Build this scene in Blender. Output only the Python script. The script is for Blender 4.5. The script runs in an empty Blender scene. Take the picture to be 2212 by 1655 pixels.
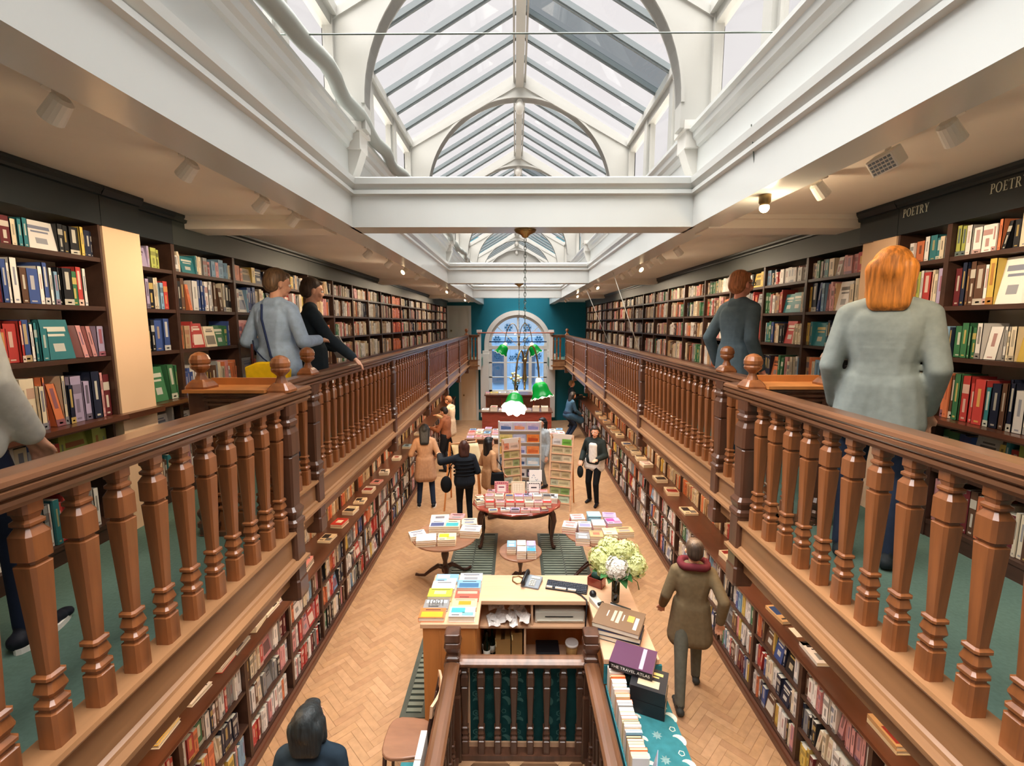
import bpy, bmesh, math, random
from mathutils import Vector, Matrix
S = bpy.context.scene
COL = S.collection
rnd = random.Random(11)
PI = math.pi
R = math.radians

# ------------------------------------------------------------------ mesh builder
class MB:
    def __init__(s):
        s.v = []; s.f = []; s.m = []; s.c = []; s.M = None; s.mi = 0; s.col = (1, 1, 1)
    def add(s, vs, fs, col=None, mi=None):
        b = len(s.v)
        if s.M is not None: vs = [s.M @ Vector(p) for p in vs]
        s.v += [tuple(p) for p in vs]
        for f in fs:
            s.f.append(tuple(b + i for i in f)); s.m.append(s.mi if mi is None else mi); s.c.append(s.col if col is None else col)
        return s
    def box(s, x0, x1, y0, y1, z0, z1, col=None, mi=None):
        if x0 > x1: x0, x1 = x1, x0
        if y0 > y1: y0, y1 = y1, y0
        if z0 > z1: z0, z1 = z1, z0
        return s.add([(x0,y0,z0),(x1,y0,z0),(x1,y1,z0),(x0,y1,z0),(x0,y0,z1),(x1,y0,z1),(x1,y1,z1),(x0,y1,z1)],
              [(0,3,2,1),(4,5,6,7),(0,1,5,4),(1,2,6,5),(2,3,7,6),(3,0,4,7)], col, mi)
    def bar(s, p, q, w, h, up=(0,0,1), col=None, mi=None):
        p, q = Vector(p), Vector(q); d = (q-p).normalized(); u = Vector(up); a = d.cross(u).normalized(); u = a.cross(d)
        a = a*w/2; u = u*h/2
        vs = [p-a-u, p+a-u, q+a-u, q-a-u, p-a+u, p+a+u, q+a+u, q-a+u]
        return s.add(vs, [(0,3,2,1),(4,5,6,7),(0,1,5,4),(1,2,6,5),(2,3,7,6),(3,0,4,7)], col, mi)
    def prism(s, poly, axis, a, b, col=None, mi=None):
        # poly in the two other axes (x->(y,z), y->(x,z), z->(x,y))
        def P(p, t): return (t,p[0],p[1]) if axis=='x' else (p[0],t,p[1]) if axis=='y' else (p[0],p[1],t)
        n = len(poly)
        vs = [P(p,a) for p in poly]+[P(p,b) for p in poly]
        fs = [tuple(range(n)), tuple(range(2*n-1,n-1,-1))]+[(i,n+i,n+(i+1)%n,(i+1)%n) for i in range(n)]
        return s.add(vs, fs, col, mi)
    def lathe(s, prof, c=(0,0,0), n=16, sq=0.0, col=None, mi=None, phase=0.0):
        # prof: list of (r, z); sq>0: chamfered square section (chamfer fraction sq)
        cx, cy, cz = c; ring = []
        if sq > 0:
            k = 1-sq
            ring = [(1,-k),(1,k),(k,1),(-k,1),(-1,k),(-1,-k),(-k,-1),(k,-1)]
        else:
            ring = [(math.cos(2*PI*i/n+phase), math.sin(2*PI*i/n+phase)) for i in range(n)]
        n = len(ring); vs = []
        for r, z in prof: vs += [(cx+r*a, cy+r*b, cz+z) for a, b in ring]
        fs = []
        for j in range(len(prof)-1):
            for i in range(n):
                fs.append((j*n+i, j*n+(i+1)%n, (j+1)*n+(i+1)%n, (j+1)*n+i))
        fs.append(tuple(range(n-1,-1,-1))); k = (len(prof)-1)*n; fs.append(tuple(range(k,k+n)))
        return s.add(vs, fs, col, mi)
    def tube(s, pts, r, n=8, col=None, mi=None):
        pts = [Vector(p) for p in pts]; m = len(pts); rs = r if isinstance(r,(list,tuple)) else [r]*m
        vs = []; a = None
        for i, p in enumerate(pts):
            d = (pts[min(i+1,m-1)]-pts[max(i-1,0)]).normalized()
            if a is None: a = d.cross(Vector((0,0,1)) if abs(d.z)<.9 else Vector((1,0,0))).normalized()
            a = (a - d*a.dot(d)).normalized(); b = d.cross(a)
            vs += [p+(a*math.cos(2*PI*k/n)+b*math.sin(2*PI*k/n))*rs[i] for k in range(n)]
        fs = []
        for j in range(m-1):
            for i in range(n): fs.append((j*n+i, j*n+(i+1)%n, (j+1)*n+(i+1)%n, (j+1)*n+i))
        fs.append(tuple(range(n-1,-1,-1))); fs.append(tuple(range((m-1)*n, m*n)))
        return s.add(vs, fs, col, mi)
    def ball(s, c, r, n=10, m=7, sc=(1,1,1), col=None, mi=None):
        c = Vector(c); vs = [c+Vector((0,0,-r*sc[2]))]
        for j in range(1,m):
            t = -PI/2+PI*j/m
            for i in range(n):
                a = 2*PI*i/n
                vs.append(c+Vector((r*sc[0]*math.cos(t)*math.cos(a), r*sc[1]*math.cos(t)*math.sin(a), r*sc[2]*math.sin(t))))
        vs.append(c+Vector((0,0,r*sc[2]))); fs = []
        for i in range(n): fs.append((0, 1+(i+1)%n, 1+i))
        for j in range(m-2):
            for i in range(n): fs.append((1+j*n+i, 1+j*n+(i+1)%n, 1+(j+1)*n+(i+1)%n, 1+(j+1)*n+i))
        k = 1+(m-2)*n
        for i in range(n): fs.append((k+i, k+(i+1)%n, len(vs)-1))
        return s.add(vs, fs, col, mi)
    def quad(s, a, b, c, d, col=None, mi=None):
        return s.add([a,b,c,d], [(0,1,2,3)], col, mi)
    def build(s, name, mats, parent=None, smooth=False, bevel=0.0, recalc=True, loc=None):
        me = bpy.data.meshes.new(name)
        off = Vector((0,0,0))
        o = parent
        while o is not None: off += o.location; o = o.parent
        if loc is not None: off = off + Vector(loc)
        vs = [(x-off.x, y-off.y, z-off.z) for x,y,z in s.v]
        me.from_pydata(vs, [], s.f)
        if not isinstance(mats,(list,tuple)): mats = [mats]
        for m in mats: me.materials.append(m)
        if len(mats) > 1: me.polygons.foreach_set('material_index', s.m)
        if any(c != (1,1,1) for c in s.c):
            at = me.color_attributes.new('Col', 'FLOAT_COLOR', 'CORNER'); buf = []
            for p, c in zip(me.polygons, s.c): buf += [c[0],c[1],c[2],1.0]*p.loop_total
            at.data.foreach_set('color', buf)
        if recalc:
            bm = bmesh.new(); bm.from_mesh(me); bmesh.ops.recalc_face_normals(bm, faces=bm.faces); bm.to_mesh(me); bm.free()
        if smooth: me.polygons.foreach_set('use_smooth', [True]*len(me.polygons))
        me.update()
        ob = bpy.data.objects.new(name, me); COL.objects.link(ob)
        if loc is not None: ob.location = loc
        if parent is not None: ob.parent = parent
        if bevel > 0:
            b = ob.modifiers.new('edge','BEVEL'); b.width = bevel; b.segments = 2; b.limit_method = 'ANGLE'
        return ob

def tag(o, label=None, cat=None, group=None, kind=None):
    if label: o['label'] = label
    if cat: o['category'] = cat
    if group: o['group'] = group
    if kind: o['kind'] = kind
    return o
def thing(name, loc, label, cat, group=None):
    o = bpy.data.objects.new(name, None); COL.objects.link(o); o.location = loc; o.empty_display_size = .1
    return tag(o, label, cat, group)
def struct(mb, name, mat, label, cat, **k):
    return tag(mb.build(name, mat, **k), label, cat, None, 'structure')
def inst(src, parent, loc, name=None):
    c = src.copy(); COL.objects.link(c); c.parent = parent; c.location = loc
    return c
def copy_tree(o, loc, label=None):
    r = o.copy(); COL.objects.link(r); r.location = loc
    if label: r['label'] = label
    for ch in list(o.children):
        c = ch.copy(); COL.objects.link(c); c.parent = r
        for g in list(ch.children):
            d = g.copy(); COL.objects.link(d); d.parent = c
    return r
ORD = 'zeroth first second third fourth fifth sixth seventh eighth ninth tenth eleventh twelfth thirteenth fourteenth fifteenth sixteenth seventeenth eighteenth nineteenth twentieth'.split()
TENS = {2:'twenty',3:'thirty',4:'forty',5:'fifty',6:'sixty'}
def ordinal(n):
    if n <= 20: return ORD[n]
    if n % 10 == 0: return TENS[n//10][:-1]+'ieth'
    return TENS[n//10]+'-'+ORD[n%10]

# ------------------------------------------------------------------ materials
def lin(c): return tuple(((x/255)/12.92 if x <= 10 else ((x/255+.055)/1.055)**2.4) for x in c)
def mat(name, col, rough=.5, spec=.5, var=.0, scale=(6,6,6), metal=0.0, detail=4, bump=0.0, col2=None, coat=0.0):
    m = bpy.data.materials.new(name); m.use_nodes = True; nt = m.node_tree; b = nt.nodes['Principled BSDF']
    c = lin(col); b.inputs['Base Color'].default_value = (*c,1); b.inputs['Roughness'].default_value = rough
    b.inputs['Metallic'].default_value = metal; b.inputs['Specular IOR Level'].default_value = spec
    if coat: b.inputs['Coat Weight'].default_value = coat; b.inputs['Coat Roughness'].default_value = .15
    if var > 0 or bump > 0 or col2:
        tc = nt.nodes.new('ShaderNodeTexCoord'); mp = nt.nodes.new('ShaderNodeMapping'); mp.inputs['Scale'].default_value = scale
        nz = nt.nodes.new('ShaderNodeTexNoise'); nz.inputs['Scale'].default_value = 1; nz.inputs['Detail'].default_value = detail
        nt.links.new(tc.outputs['Object'], mp.inputs[0]); nt.links.new(mp.outputs[0], nz.inputs['Vector'])
        if var > 0 or col2:
            rp = nt.nodes.new('ShaderNodeValToRGB'); d = lin(col2) if col2 else tuple(x*(1-var) for x in c); e = c if col2 else tuple(min(1,x*(1+var*.6)) for x in c)
            rp.color_ramp.elements[0].position = .3; rp.color_ramp.elements[1].position = .7
            rp.color_ramp.elements[0].color = (*d,1); rp.color_ramp.elements[1].color = (*e,1)
            nt.links.new(nz.outputs['Fac'], rp.inputs[0]); nt.links.new(rp.outputs[0], b.inputs['Base Color'])
        if bump > 0:
            bp = nt.nodes.new('ShaderNodeBump'); bp.inputs['Strength'].default_value = bump; bp.inputs['Distance'].default_value = .01
            nt.links.new(nz.outputs['Fac'], bp.inputs['Height']); nt.links.new(bp.outputs[0], b.inputs['Normal'])
    return m
def emit(name, col, st):
    m = bpy.data.materials.new(name); m.use_nodes = True; b = m.node_tree.nodes['Principled BSDF']
    b.inputs['Base Color'].default_value = (*lin(col),1); b.inputs['Emission Color'].default_value = (*lin(col),1); b.inputs['Emission Strength'].default_value = st
    return m
def glass(name, tint, gl=.06, rough=.02):
    m = bpy.data.materials.new(name); m.use_nodes = True; nt = m.node_tree; nt.nodes.remove(nt.nodes['Principled BSDF']); out = nt.nodes['Material Output']
    t = nt.nodes.new('ShaderNodeBsdfTransparent'); t.inputs[0].default_value = (*tint,1)
    g = nt.nodes.new('ShaderNodeBsdfGlossy'); g.inputs['Roughness'].default_value = rough
    x = nt.nodes.new('ShaderNodeMixShader'); x.inputs[0].default_value = gl
    nt.links.new(t.outputs[0], x.inputs[1]); nt.links.new(g.outputs[0], x.inputs[2]); nt.links.new(x.outputs[0], out.inputs[0])
    return m
def vcol(name, rough=.45, spec=.4, var=0.0):
    m = bpy.data.materials.new(name); m.use_nodes = True; nt = m.node_tree; b = nt.nodes['Principled BSDF']
    a = nt.nodes.new('ShaderNodeVertexColor'); a.layer_name = 'Col'; b.inputs['Roughness'].default_value = rough; b.inputs['Specular IOR Level'].default_value = spec
    src = a.outputs[0]
    if var:
        tc = nt.nodes.new('ShaderNodeTexCoord'); nz = nt.nodes.new('ShaderNodeTexNoise'); nz.inputs['Scale'].default_value = 14; nz.inputs['Detail'].default_value = 6
        mp = nt.nodes.new('ShaderNodeMapRange'); mp.inputs[3].default_value = 1-var; mp.inputs[4].default_value = 1+var
        mx = nt.nodes.new('ShaderNodeMix'); mx.data_type = 'RGBA'; mx.blend_type = 'MULTIPLY'; mx.inputs[0].default_value = 1
        nt.links.new(tc.outputs['Object'], nz.inputs['Vector']); nt.links.new(nz.outputs['Fac'], mp.inputs[0]); nt.links.new(src, mx.inputs[6]); nt.links.new(mp.outputs[0], mx.inputs[7]); src = mx.outputs[2]
    nt.links.new(src, b.inputs['Base Color'])
    return m
M = dict(
    white=mat('white_paint', (202,205,202), .28, .5, .04, (1.5,1.5,1.5), coat=.3),
    white2=mat('white_trim', (208,205,198), .4, .5),
    ceil=mat('cream_ceiling', (228,220,208), .7, .3, .06, (2,2,2)),
    bar=mat('grey_glazing_bar', (112,120,122), .5),
    roofbeam=mat('roof_beam_paint', (172,171,165), .45, .5),
    wallp=mat('pale_plaster', (214,204,190), .7, .3, .04, (1,1,1)),
    teal=mat('teal_wall_paint', (18,104,122), .6, .3, .08, (1,1,1)),
    carpet=mat('green_carpet', (96,120,108), .95, .1, .12, (60,60,60)),
    railY=mat('brown_wood_long', (118,79,54), .30, .5, .42, (14,1.2,14), coat=.35),
    railZ=mat('brown_wood_turned', (138,82,44), .34, .5, .5, (16,16,1.6), coat=.3),
    dkZ=mat('dark_newel_wood', (88,56,40), .34, .5, .4, (14,14,1.6), coat=.3),
    fascia=mat('fascia_wood', (150,108,72), .40, .45, .3, (10,.9,10), coat=.2),
    shelf=mat('dark_shelf_wood', (74,50,40), .42, .4, .3, (12,1.2,12)),
    shelfb=mat('black_green_cornice', (20,28,32), .45, .4, .2, (4,1,4)),
    cornice2=mat('green_grey_cornice', (42,48,45), .45, .4, .2, (4,1,4)),
    backp=mat('pale_shelf_back', (222,206,190), .75, .2),
    pil=mat('cream_pilaster', (232,196,160), .7, .2),
    lowwood=mat('reddish_counter_wood', (92,54,38), .3, .5, .3, (8,1,8), coat=.3),
    maple=mat('pale_maple', (220,176,140), .45, .4, .1, (2,14,14)),
    mapled=mat('orange_maple_panel', (196,126,66), .45, .4, .14, (12,12,1.2)),
    mahog=mat('dark_mahogany', (62,38,30), .3, .5, .3, (10,10,3), coat=.4),
    redwood=mat('red_mahogany_top', (150,66,52), .25, .5, .25, (3,12,12), coat=.5),
    tabletop=mat('brown_table_top', (146,104,80), .3, .5, .25, (3,10,10), coat=.4),
    iron=mat('grille_iron', (74,82,74), .5, .5, .2, (8,8,8), metal=.3),
    dark=mat('dark_void', (14,16,16), .9, .1),
    black=mat('black_plastic', (24,26,30), .4, .5),
    grey=mat('grey_plastic', (122,130,138), .45, .5),
    offw=mat('off_white_plastic', (214,210,196), .5, .4),
    card=mat('brown_cardboard', (168,128,76), .8, .2, .08, (4,4,4)),
    paper=mat('white_paper', (236,232,228), .8, .2),
    glassd=mat('dark_green_bottle', (14,26,18), .12, .6),
    steel=mat('spot_metal', (232,228,218), .4, .5),
    brass=mat('aged_brass', (150,126,84), .3, .5, metal=.9),
    chain=mat('chain_metal', (96,104,96), .4, .5, metal=.7),
    skin=mat('skin', (214,160,132), .55, .4, .06, (20,20,20)),
    pipe=mat('grey_green_pipe', (150,154,148), .6, .3, .12, (4,1,4)),
    book=vcol('book_paper_board', .42, .4), print=vcol('printed_cover', .4, .4, .25), parq=vcol('parquet_block', .36, .45, .22),
    page=mat('book_pages', (238,228,208), .8, .2, .1, (1,1,160)),
    pane=glass('clear_pane', (.96,.96,.96), .05), dpane=glass('dark_pane', (.30,.34,.36), .05), wpane=glass('window_pane', (.70,.84,.98), .06),
    vase=glass('vase_glass', (.10,.22,.12), .12), leaf=mat('leaf_green', (58,118,62), .5, .4, .35, (12,12,12)), bloom=mat('pale_green_bloom', (226,230,164), .7, .2, .16, (30,30,30)), wbloom=mat('white_bloom', (238,232,222), .7, .2, .08, (30,30,30)),
)
# ------------------------------------------------------------------ camera, sky, sun
HC = 3.8                                    # eye height; ground floor z=0, gallery floor z=2.5
GF = 2.5
cam = bpy.data.cameras.new('camera'); co = bpy.data.objects.new('camera', cam); COL.objects.link(co)
cam.sensor_width = 36; cam.lens = 1000/2212*36; cam.clip_start = .05
co.location = (0,0,HC); co.rotation_euler = (PI/2-math.atan(.130), 0, math.atan(.007))
S.camera = co
w = bpy.data.worlds.new('sky'); S.world = w; w.use_nodes = True
bg = w.node_tree.nodes['Background']; bg.inputs[0].default_value = (1,.955,.955,1); bg.inputs[1].default_value = .66
def light(kind, name, loc, energy, col=(1,1,1), rot=None, size=.1, sy=None, spot=None, aim=None):
    l = bpy.data.lights.new(name, kind); l.energy = energy; l.color = col
    if kind == 'AREA':
        l.size = size
        if sy: l.shape = 'RECTANGLE'; l.size_y = sy
    elif kind == 'SUN': l.angle = size
    else: l.shadow_soft_size = size
    if kind == 'SPOT': l.spot_size = spot or R(80); l.spot_blend = .6
    o = bpy.data.objects.new(name, l); COL.objects.link(o); o.location = loc
    if rot: o.rotation_euler = rot
    if aim: o.rotation_euler = (Vector(aim)-Vector(loc)).to_track_quat('-Z','Y').to_euler()
    return o
light('SUN', 'hazy_sun', (0,5,12), 17, (1,.97,.94), size=R(85), aim=(1.7,5.3,0))

# ------------------------------------------------------------------ setting
Y0, Y1 = -1.6, 17.9
WL, WR = 2.86, 2.94
CX = .05
# floor: slab with a hole over the basement stairs, herringbone blocks on top
mb = MB()
for a in [(-WL-.2,-.46,Y0,Y1+.3),(.59,WR+.2,Y0,Y1+.3),(-.46,.59,3.57,Y1+.3),(-.46,.59,Y0,.9)]:
    mb.box(a[0],a[1],a[2],a[3],-.12,-.004, lin((150,112,80)))
L_, W_ = .30, .075
c45 = math.cos(PI/4)
def inhole(x,y): return -.49 < x < .62 and .9 < y < 3.60
tones = [(178,140,104),(174,136,100),(182,144,108),(170,131,97),(179,140,102),(175,138,102)]
for i in range(-240, 320):
    for j in range(-40, 44):
        ox = i*W_ - j*L_; oy = i*W_ + j*L_
        for (bx,by,bw,bh) in ((ox,oy,L_,W_),(ox,oy+W_,W_,L_)):
            cx_, cy_ = bx+bw/2, by+bh/2
            X = (cx_-cy_)*c45; Y = (cx_+cy_)*c45
            if not (-2.7 < X < 2.75 and 1.2 < Y < 18.0) or inhole(X,Y): continue
            g = .0015; q = [(bx+g,by+g),(bx+bw-g,by+g),(bx+bw-g,by+bh-g),(bx+g,by+bh-g)]
            k = rnd.choice(tones)
            mb.add([((u-v)*c45,(u+v)*c45,0) for u,v in q], [(0,1,2,3)], lin(k))
struct(mb, 'floor', M['parq'], 'herringbone oak parquet floor of the long book hall', 'floor', recalc=False)
mb = MB()
mb.box(-.46,.59,.9,3.57,-2.6,-2.5); mb.box(-.51,-.46,.9,3.57,-2.6,-.12); mb.box(.59,.64,.9,3.57,-2.6,-.12); mb.box(-.51,.64,3.57,3.62,-2.6,-.12); mb.box(-.51,.64,.85,.9,-2.6,-.12)
struct(mb, 'floor_pit', M['wallp'], 'walls of the stair pit going down to the basement', 'stair pit')
mb = MB(); mb.box(-WL-.2,-WL,Y0-.2,Y1+.2,-.1,4.9); struct(mb,'wall_left',M['wallp'],'pale wall behind the bookcases on the left','wall')
mb = MB(); mb.box(WR,WR+.2,Y0-.2,Y1+.2,-.1,4.9); struct(mb,'wall_right',M['wallp'],'pale wall behind the bookcases on the right','wall')
mb = MB(); mb.box(-WL-.2,WR+.2,Y0-.2,Y0,-.1,7.0); struct(mb,'wall_front',M['white'],'pale wall behind the viewpoint','wall')
# teal end wall with an arched opening
WX, WW, WSP, WB = .10, 1.14, 2.98, 1.10      # window centre x, half width, spring height, sill
def arc(cx, cz, r, a0, a1, n): return [(cx+r*math.cos(a0+(a1-a0)*i/n), cz+r*math.sin(a0+(a1-a0)*i/n)) for i in range(n+1)]
mb = MB()
mb.box(-WL-.2,WX-WW,Y1,Y1+.25,-.1,7.0); mb.box(WX+WW,WR+.2,Y1,Y1+.25,-.1,7.0); mb.box(WX-WW,WX+WW,Y1,Y1+.25,-.1,WB)
pts = arc(WX,WSP,WW,PI,0,24)
for a,b in zip(pts,pts[1:]):
    mb.prism([(a[0],a[1]),(b[0],b[1]),(b[0],7.0),(a[0],7.0)],'y',Y1,Y1+.25)
struct(mb,'wall_back',M['teal'],'teal painted end wall around the arched window','wall')
# arched window: casing, bars, pane
mb = MB()
o1 = arc(WX,WSP,WW+.15,PI,0,28); i1 = arc(WX,WSP,WW-.02,PI,0,28)
for k in range(28):
    mb.prism([o1[k],o1[k+1],i1[k+1],i1[k]],'y',Y1-.08,Y1+.1)
for s in (-1,1):
    mb.box(WX+s*(WW-.02),WX+s*(WW+.15),Y1-.08,Y1+.1,WB-.05,WSP)
    mb.box(WX+s*(WW-.02),WX+s*(WW+.30),Y1-.16,Y1-.0,.15,2.62)      # wide lower pilasters
    mb.box(WX+s*(WW-.0),WX+s*(WW+.22),Y1-.14,Y1,2.62,2.74)
mb.box(WX-WW-.1,WX+WW+.1,Y1-.2,Y1+.1,WB-.08,WB)
wf = struct(mb,'window_1',M['white2'],'tall arched end window with coloured leaded glass in a white frame','window')
mb = MB(); yb0,yb1 = Y1+.02,Y1+.08
i2 = arc(WX,WSP,WW-.12,PI,0,28); i1b = arc(WX,WSP,WW,PI,0,28)
for k in range(28): mb.prism([i1b[k],i1b[k+1],i2[k+1],i2[k]],'y',yb0,yb1)
for s in (-1,1):
    mb.box(WX+s*(WW-.14),WX+s*WW,yb0,yb1,WB,WSP); mb.box(WX+s*.42,WX+s*.54,yb0-.02,yb1,WB,2.9)
mb.box(WX-WW,WX+WW,yb0-.03,yb1,2.78,2.92); mb.box(WX-WW,WX+WW,yb0,yb1,WB,WB+.1)
mb.box(WX-WW,WX+WW,yb0,yb1,2.25,2.29); mb.box(WX-WW,WX+WW,yb0,yb1,1.68,1.72)
mb.box(WX-.035,WX+.035,yb0,yb1,2.9,WSP+WW-.1)
for a in (40,140): mb.bar((WX,Y1+.05,2.92),(WX+(WW-.1)*math.cos(R(a)),Y1+.05,WSP+(WW-.1)*math.sin(R(a))),.03,.05,(0,1,0))
mb.build('sash',M['white2'],wf)
mb = MB(); pp = arc(WX,WSP,WW-.05,PI,0,28); mb.prism([(WX-WW+.05,WB)]+pp+[(WX+WW-.05,WB)],'y',Y1+.045,Y1+.052); mb.build('pane',M['wpane'],wf)
mb = MB(); blue = M['stain'] = mat('stained_blue',(58,120,170),.3,.5)
def motif(x,z,r):
    for k in range(6):
        a = k*PI/3; mb.ball((x+r*.62*math.cos(a),Y1+.04,z+r*.62*math.sin(a)),r*.3,8,5,(1,.15,1))
    mb.ball((x,Y1+.04,z),r*.28,8,5,(1,.15,1))
    for k in range(20):
        a=k*PI/10; b=a+PI/10; mb.bar((x+r*math.cos(a),Y1+.04,z+r*math.sin(a)),(x+r*math.cos(b),Y1+.04,z+r*math.sin(b)),.012,.01)
for x,z,r in [(-.78,2.52,.14),(.78,2.52,.14),(0,2.5,.15),(-.24,2.44,.11),(.24,2.44,.11),(-.8,3.16,.15),(.8,3.16,.15),(-.36,3.62,.16),(.36,3.62,.16),(-.32,3.12,.13),(.32,3.12,.13),(-.78,2.06,.07),(.78,2.06,.07),(0,2.06,.09)]: motif(WX+x,z,r)
for x in (-.9,-.66,-.3,-.1,.1,.3,.66,.9): mb.box(WX+x-.004,WX+x+.004,Y1+.035,Y1+.045,1.75,2.78)
mb.build('leaded_motif',blue,wf)
# things outside the window
mb = MB(); mb.box(-4,4.4,25,25.4,-1,3.05)
ob = thing('street_building',(0,25,-1),'blue-grey house front across the street seen through the arched window','building')
mb.build('facade',mat('blue_grey_facade',(150,172,192),.8,.2,.15,(.7,.7,.7)),ob)
mb = MB()
for x in (-2.4,-.9,.7,2.2): mb.box(x-.35,x+.35,24.9,25.0,.6,2.3)
mb.build('window',mat('street_window',(70,84,100),.3,.5),ob)
# doors in the end wall
def door(n,x0,x1,z0,z1,colr,lab):
    mb = MB(); y=Y1
    mb.box(x0-.09,x0,y-.06,y,z0,z1+.09); mb.box(x1,x1+.09,y-.06,y,z0,z1+.09); mb.box(x0,x1,y-.06,y,z1,z1+.09)
    d = struct(mb,'door_%d'%n,M['white2'],lab,'door')
    mb = MB(); mb.box(x0,x1,y-.04,y-.005,z0,z1)
    xm=(x0+x1)/2
    for a,b in ((x0+.1,xm-.05),(xm+.05,x1-.1)):
        for c,e in ((.1,.42),(.5,.95)):
            mb.box(a,b,y-.052,y-.04,z0+(z1-z0)*c,z0+(z1-z0)*e)
    mb.build('leaf',mat('door_paint_%d'%n,colr,.5,.4),d)
    mb = MB(); mb.ball((x0+.1,y-.09,z0+1.0),.035); mb.tube([(x0+.1,y-.04,z0+1.0),(x0+.1,y-.09,z0+1.0)],.012); mb.build('handle',M['brass'],d)
door(1,-2.10,-1.52,.0,2.12,(228,206,176),'cream door below the gallery beside the teal strip of end wall')
door(2,-2.55,-1.78,GF,4.36,(214,206,192),'white panelled door at the far end of the left gallery')
# gallery floors (carpet), under-ceilings
GX = {-1:1.66, 1:1.78}; FX = {-1:1.40, 1:1.50}; FY = 2.86; EY = 16.1
XS = {-1:2.40, 1:2.48}; WALL = {-1:WL, 1:WR}; side = {-1:'left',1:'right'}
for s in (-1,1):
    mb = MB()
    mb.box(s*(FX[s]+.02),s*WALL[s],Y0,FY,2.44,GF); mb.box(s*(GX[s]+.02),s*WALL[s],FY,Y1,2.44,GF)
    struct(mb,'floor_%s_gallery'%side[s],M['carpet'],'green carpet of the %s gallery'%side[s],'carpet')
    mb = MB()
    mb.box(s*(FX[s]+.03),s*WALL[s],Y0,FY,2.20,2.435); mb.box(s*(GX[s]+.03),s*WALL[s],FY,Y1,2.20,2.435)
    for k in range(9): mb.box(s*(GX[s]+.1),s*WALL[s],.9+2.43*k,1.0+2.43*k,2.12,2.2)
    struct(mb,'ceiling_under_%s_gallery'%side[s],M['wallp'],'underside of the %s gallery floor'%side[s],'ceiling')
    # gallery ceiling
    mb = MB(); mb.box(s*1.45,s*(WALL[s]+.2),Y0,Y1,4.58,4.75)
    for y in (3.53,8.4,13.27):
        mb.box(s*1.42,s*WALL[s],y,y+.26,4.49,4.58); mb.box(s*1.42,s*WALL[s],y-.04,y,4.55,4.58)
    mb.box(s*1.40,s*1.46,Y0,Y1,4.55,4.58)
    struct(mb,'ceiling_%s'%side[s],M['ceil'],'low cream ceiling over the %s gallery'%side[s],'ceiling')
# skylight well: side fascias (mouldings) and cross beams
XW = {-1:1.20, 1:1.30}
def wellprof(x):
    return [(x+.34,4.60),(x+.22,4.58),(x+.20,4.50),(x,4.50),(x,4.72),(x-.025,4.73),(x-.025,4.755),(x-.01,4.765),(x-.04,4.795),(x-.045,4.835),(x-.015,4.85),(x+.03,4.86),(x+.03,5.06),(x+.01,5.07),(x+.0,5.10),(x-.02,5.12),(x-.025,5.16),(x-.05,5.175),(x-.05,5.20),(x+.03,5.21),(x+.34,5.21)]
for n,s in enumerate((-1,1)):
    mb = MB(); mb.prism([(s*a,b) for a,b in wellprof(XW[s])],'y',Y0,Y1)
    struct(mb,'trim_%d'%(n+1),M['white'],'white moulded fascia along the %s side of the skylight well'%side[s],'moulding')
mb_n = 3
for y in (3.53,8.4,13.27):
    mb = MB(); P = wellprof(y)[2:12]
    poly = [(y+.24,4.50)]+[(a,b) for a,b in P[1:]]+[(y+.24,4.86)]
    mb.prism(poly,'x',-1.22,1.32)
    struct(mb,'trim_%d'%mb_n,M['white'],{3:'first white moulded beam across the skylight well, hanging the brass lamp',4:'second white moulded beam across the skylight well',5:'third white moulded beam across the well, by the teal wall'}[mb_n],'beam'); mb_n += 1
    for s in (-1,1):        # corbel at the beam end
        mb = MB(); x = s*XW[s]
        mb.box(x-s*.07,x+s*.05,y+.02,y+.2,5.06,5.22); mb.box(x-s*.09,x+s*.05,y,y+.22,5.18,5.24); mb.prism([(x+s*.04,4.86),(x-s*.0,4.88),(x-s*.03,4.95),(x-s*.07,5.06),(x+s*.04,5.06)],'y',y+.05,y+.17)
        struct(mb,'trim_%d'%(20+mb_n*2+(s>0)),M['white2'],'white corbel on the %s end of the %s cross beam'%(side[s],{4:'first',5:'second',6:'third'}[mb_n]),'corbel')
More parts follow.
